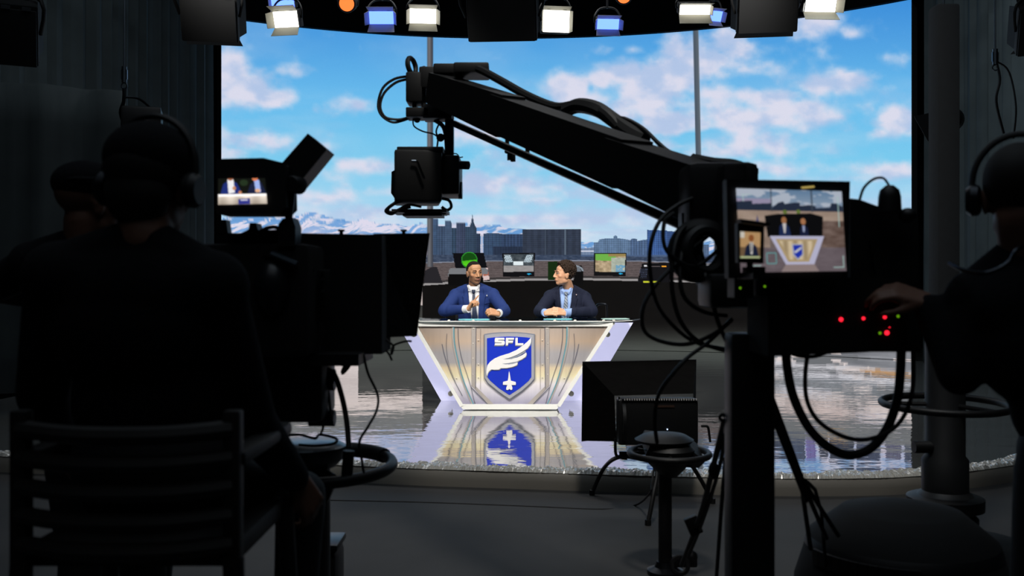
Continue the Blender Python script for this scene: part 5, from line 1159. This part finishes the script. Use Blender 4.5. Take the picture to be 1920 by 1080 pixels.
# teleprompter hood
YT = 3.12
pr = MB(); a = [P(552,437,YT-.1), P(716,440,YT-.1), P(716,664,YT-.1), P(552,664,YT-.1)]
pr.prism(a, (0,.22,0)); obj('prompter_box', pr, MATTE, cam1, smooth=False)
ph_ = MB().add([P(700,438,YT-.08), P(806,437,YT+.25), P(782,630,YT+.25), P(700,634,YT-.08), P(700,438,YT+.2)+V((0,.02,0)), P(803,440,YT+.55), P(780,600,YT+.55), P(700,606,YT+.2)], [(0,1,2,3),(1,5,6,2),(0,4,5,1),(3,2,6,7),(4,7,6,5),(0,3,7,4)])
obj('prompter_hood', ph_, CLOTH, cam1, smooth=False)
for px in (640, 757): obj('hood_screw', MB().cyl(P(px,441,YT+(0 if px<700 else .12)), P(px,433,YT+(0 if px<700 else .12)), .006, n=8).cyl(P(px,434,YT+(0 if px<700 else .12)), P(px,430.5,YT+(0 if px<700 else .12)), .011, n=10), BLK, cam1)
obj('prompter_cable', MB().tube([P(716,632,YT), P(728,640,YT), P(738,650,YT), P(734,664,YT), P(738,648,YT+.1), P(760,640,YT+.1), P(772,640,YT+.1)], .004, 6, 5).tube([P(716,650,YT), P(728,662,YT), P(735,676,YT)], .004, 6, 4), RUB, cam1)
obj('tie_knot', MB().tube([P(668,664,YT), P(660,680,YT), P(646,688,YT), P(642,700,YT), P(652,690,YT), P(655,682,YT), P(640,684,YT)], .006, 6, 4), RUB, cam1)
# zoom motor and pan head
obj('iris_ring', MB().cyl(P(548,700,2.95), P(590,650,3.05), .045, n=24), mat('grey_lens_barrel', (60,68,78), .3, .6), cam1)
obj('lens_gear', MB().cyl(P(590,646,2.98), P(575,668,2.96), .030, n=20), STEEL, cam1)
obj('under_plate', MB().box(P(610,668,3.05), (.26,.3,.035)), BLK, cam1, smooth=False)
hd2 = obj('pan_head', MB().box(P(560,720,3.05), (.20,.22,.22), bev=.03), BLK, cam1)
obj('drag_drum', MB().cyl(P(585,712,3.05), P(628,712,3.05), .034, n=24), BLK, cam1)
obj('drag_drum', MB().cyl(P(580,784,3.05), P(628,784,3.05), .026, n=24), BLK, cam1)
obj('white_grip', MB().cyl(P(604,740,3.06), P(602,770,3.06), .012, n=12), ALU, cam1)
# pan bar and cables to the operator
for q, r in (([(600,690),(625,700),(640,740),(650,790),(654,840)], .009), ([(556,478),(570,530),(560,600),(585,650)], .005), ([(682,666),(690,700),(708,740),(706,770),(690,800),(674,828),(678,860),(682,886)], .0042),
             ([(606,736),(610,760),(606,800),(602,812)], .004), ([(508,600),(530,660),(560,650),(575,690)], .004), ([(560,690),(590,690),(612,716),(622,790)], .004), ([(480,560),(470,620),(500,650),(545,660)], .004)):
    obj('cable', MB().tube([P(a_, b_, 3.0+.04*math.sin(i)) for i, (a_, b_) in enumerate(q)], r, 8, 6), RUB, cam1)
# its pedestal
YG = 3.35; c = P(600, 872, YG)
pd = thing('left_pedestal', 'black studio pedestal with steering ring under the left camera', 'pedestal', (c.x, YG, 0))
pd.name = 'rolling_pedestal'
obj('steering_ring', MB().torus(c, .25, .020, (1,0,0), (0,1,.05), 60, 12), BLK, pd)
obj('ring_grip', MB().tube([c+V((.25*math.cos(a_), .25*math.sin(a_), .012*math.sin(a_))) for a_ in np.linspace(.6, 1.35, 8)], .027, 12, 2), RUB, pd)
obj('top_disc', MB().lathe(P(575,836,YG-.02), [(.10,-.07),(.13,-.04),(.135,0),(.11,.014),(.03,.016)], 40), mat('satin_disc', (56,66,74), .3, .4), pd)
obj('disc_cable', MB().tube([P(520,818,3.2), P(560,815,3.2), P(590,822,3.2), P(600,815,3.25), P(630,822,3.2), P(625,832,3.15), P(590,836,3.15), P(560,834,3.15)], .005, 6, 5), RUB, pd)
obj('column', MB().cyl((c.x-.05, YG, .15), (c.x-.05, YG, .82), .085, n=28), BLK, pd)
obj('side_strut', MB().cyl(P(560,870,YG), P(620,905,YG-.1), .032, n=12).box(P(590,915,YG-.1), (.12,.05,.05), Matrix.Rotation(.4, 3, 'Y')), BLK, pd)
obj('grip_post', MB().cyl(P(654,845,YG-.2), P(650,898,YG-.2), .019, n=16), RUB, pd)
obj('base_cover', MB().lathe((c.x-.05, YG, .05), [(.36,0),(.42,.02),(.42,.10),(.34,.16),(.12,.19)], 44), MATTE, pd)
for i in range(3):
    a_ = 2*PI*i/3+.3; p = V((c.x-.05+.3*math.cos(a_), YG+.3*math.sin(a_), .04)); obj('wheel', MB().cyl(p+V((0,-.02,0)), p+V((0,.02,0)), .04, n=16), RUB, pd)

# ---------------------------------------------------------------- camera operators
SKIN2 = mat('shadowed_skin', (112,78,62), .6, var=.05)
def operator(label, J, hc, R, k, extras, hands, top=KNIT, voxel=.010, legs=True, w=1.0, yaw=0.0):
    t = thing('person', label, 'person', (J['pel'].x, J['pel'].y, 0))
    b = MB(); head_prims(b, hc, R, k); b.limb(hc + R @ V((0,-.022,-.055)), J['neck'], .055, .062, 16); body(b, J, -.010, True, True, yaw, w)
    for s in 'lr':
        h = hands[s]; hand_prims(b, J['w'+s], *h)
    mesh_obj('body', remesh(b, .0065, 3), SKIN2, t)
    sb = MB(); J2_ = dict(J); J2_['cuff'] = .10; body(sb, J2_, .014, False, True, yaw, w); mesh_obj('sweater', remesh(sb, voxel, 5), top, t)
    tb = MB(); tb.ball(J['pel'], (.20,.16,.13))
    for s in 'lr': tb.limb(J['h'+s], J['k'+s], .098, .070, 16); tb.limb(J['k'+s], J['a'+s].lerp(J['k'+s], .08), .070, .055, 16)
    mesh_obj('trousers', remesh(tb, .014, 4), MATTE, t)
    f = (R @ V((0,1,0))); f.z = 0; shoes(J, f, t)
    return t
HAIRD = mat('dark_hair', (14,12,11), .8, var=.3, scale=100)
def headphones(hc, R, k, par, band=(0,.0)):
    q = lambda x, y, z: hc + R @ V((x*k, y*k, z*k))
    hp_ = thing('headphones', None, None, hc) if False else None
    o = obj('headphones', MB().tube([q(.098*math.cos(a_), -.01, .03+.115*math.sin(a_)) for a_ in np.linspace(.0, PI, 14)], .008, 8, 2), BLK, par, smooth=True)
    for s in (-1, 1): obj('ear_cup', MB().lathe(q(s*.078, -.008, -.005), [(.030,0),(.038,.006),(.040,.022),(.030,.034)], 20, R @ V((s,0,0))), ALU if s < 0 else BLK, o)
    return o
# big operator: seated on the tall chair, back to the picture
Y1 = 2.12
hc3 = P(284, 352, Y1+.02); R3 = frame(172, -4, 2)
J3 = dict(pel=P(300,860,Y1+.05), chest=P(262,610,Y1), neck=P(272,452,Y1-.02), sl=P(112,520,Y1-.02), sr=P(398,538,Y1-.02),
          el=P(80,740,Y1+.12), er=P(470,790,Y1+.10), wl=P(130,860,Y1+.42), wr=P(560,905,Y1+.32), hl=P(230,905,Y1+.08), hr=P(350,905,Y1+.08), kl=V((-1.02,Y1+.52,.80)), kr=V((-.58,Y1+.52,.80)), al=V((-1.0,Y1+.50,.36)), ar=V((-.60,Y1+.50,.36)))
hands3 = {'l': ((.4,.8,-.3), (.2,-.3,-.9), 1, [(.4,.5,.4)]*4, .06), 'r': ((.35,.35,-.85), (-.7,.6,-.1), -1, [(.6,.7,.5)]*4, .06)}
t3 = operator('operator in dark sweater and headphones seated with back to view on the left', J3, hc3, R3, 1.05, None, hands3, w=1.10)
hm3 = MB().ball(hc3 + R3 @ V((0,-.02,.038)), (.088,.105,.092), R3, 24, 16).ball(hc3 + R3 @ V((0,-.055,-.02)), (.072,.062,.075), R3, 20, 14); obj('hair', hm3, HAIRD, t3)
cp = MB(); cp.ball(hc3 + R3 @ V((0,-.012,.060)), (.096,.112,.085), R3, 28, 18); obj('knit_cap', cp, KNIT, t3)
headphones(hc3, R3, 1.10, t3)
# the tall chair
ch = thing('tall_chair', 'tall dark slatted chair the operator with headphones sits on', 'chair', (J3['pel'].x, Y1, 0))
zs_ = J3['pel'].z-.16; xl, xr = P(45,800,Y1-.16).x, P(440,800,Y1-.16).x
obj('seat', MB().box(((xl+xr)/2, Y1+.06, zs_), (xr-xl, .44, .05), bev=.015), WOODB, ch)
for x in (xl, xr):
    sgn = 1 if x == xl else -1
    obj('back_post', MB().box((x, Y1-.17, zs_+.09), (.035,.035,.42), bev=.006), WOODB, ch)
    obj('leg', MB().cyl((x, Y1-.17, zs_), (x-sgn*.04, Y1-.22, 0), .022, .018, 10), WOODB, ch)
    obj('leg', MB().cyl((x, Y1+.27, zs_), (x-sgn*.04, Y1+.32, 0), .022, .018, 10), WOODB, ch)
    obj('arm_rest', MB().box((x, Y1+.04, zs_+.20), (.05,.42,.03), bev=.01), WOODB, ch)
for k in range(5):
    z = zs_+.03+k*.058; obj('back_slat', MB().tube([(xl, Y1-.175, z), (xl*.7+xr*.3, Y1-.205, z-.008), (xl*.3+xr*.7, Y1-.205, z-.008), (xr, Y1-.175, z)], .019, 8, 4), mat('chair_slat', (32,31,30), .5) if k == 0 else bpy.data.materials['chair_slat'], ch)
for y_, z in ((Y1-.21,.35),(Y1+.30,.30)): obj('stretcher', MB().cyl((xl+.03, y_, z), (xr-.03, y_, z), .014, n=10), WOODB, ch)
obj('front_stretcher', MB().box(((xl+xr)/2, Y1+.42, .30), (xr-xl-.06,.20,.03), bev=.006), WOODB, ch)
# second operator behind on the left, in a cap
Y2 = 2.95
hc4 = P(168, 382, Y2); R4 = frame(140, 0, 0)
J4 = dict(pel=P(110,760,Y2+.02), chest=P(160,590,Y2), neck=P(160,455,Y2), sl=P(62,497,Y2), sr=P(240,505,Y2+.02), el=P(-10,535,Y2+.08), er=P(265,640,Y2+.1), wl=P(75,560,Y2+.28), wr=P(170,690,Y2+.3),
          hl=V((-1.36,Y2+.02,.95)), hr=V((-1.15,Y2+.02,.95)), kl=V((-1.34,Y2+.04,.52)), kr=V((-1.13,Y2+.05,.52)), al=V((-1.34,Y2-.02,.09)), ar=V((-1.13,Y2-.0,.09)))
J4['pel'] = V((-1.255, Y2+.02, 1.0))
hands4 = {'l': ((.8,.3,.1), (0,.2,-1), 1, [(.5,.6,.4)]*4, .06), 'r': ((-.8,.3,.1), (0,.2,-1), -1, [(.5,.6,.4)]*4, .06)}
t4 = operator('second dark-clothed person in a peaked cap standing behind the seated operator', J4, hc4, R4, 1.0, None, hands4)
obj('cap', MB().ball(hc4 + R4 @ V((0,-.008,.062)), (.088,.106,.070), R4, 24, 14).lathe(hc4 + R4 @ V((0,-.008,.055)), [(.097,0),(.102,.012),(.092,.02)], 28, R4 @ V((0,0,1))), KNIT, t4)
obj('cap_brim', MB().ball(hc4 + R4 @ V((0,.120,.052)), (.072,.060,.007), R4, 20, 8), KNIT, t4)
# operator on the far right with headset, reaching to the control box
Y5 = 2.35
hc5 = P(1912, 370, Y5); R5 = frame(150, -8, 0)
J5 = dict(pel=V((1.42, Y5-.05, .98)), chest=P(1960,640,Y5), neck=P(1925,470,Y5), sl=P(1830,560,Y5+.05), sr=P(2080,550,Y5-.05), el=P(1800,700,Y5+.02), er=P(2100,760,Y5), wl=P(1738,566,Y5+.10), wr=P(2020,800,Y5+.25),
          hl=V((1.32,Y5-.03,.93)), hr=V((1.53,Y5-.05,.93)), kl=V((1.30,Y5+.02,.50)), kr=V((1.56,Y5,.50)), al=V((1.30,Y5-.05,.09)), ar=V((1.56,Y5-.07,.09)))
hands5 = {'l': ((-.86,.15,.30), (0,.5,-.8), 1, [(.5,.6,.4)]*4, .06, (.7,.5,.4), .4), 'r': ((-.3,.8,.0), (0,.2,-1), -1, [(.5,.6,.4)]*4, .06)}
t5 = operator('person with headset at the far right reaching a hand to the control box', J5, hc5, R5, 1.0, None, hands5)
obj('hair', MB().ball(hc5 + R5 @ V((0,-.018,.040)), (.083,.102,.090), R5, 24, 16), HAIRD, t5)
headphones(hc5, R5, 1.08, t5)
obj('headset_cable', MB().tube([P(1916,462,2.22), P(1905,470,2.2), P(1893,490,2.2), P(1868,506,2.2), P(1840,512,2.22), P(1805,506,2.3), P(1780,494,2.4)], .005, 8, 6), ALU, t5)
# small gear on the floor at the lower left
t = thing('floor_case', 'small dark round-cornered case on the floor beside the seated operator', 'case', (P(600,1040,3.9).x, 3.95, 0))
obj('case_body', MB().box((P(598,1040,3.9).x, 3.95, .15), (.16,.2,.30), bev=.03), BLK, t)
obj('case_lid', MB().box((P(598,1040,3.9).x, 3.95, .315), (.17,.21,.03), bev=.012), ALU, t)
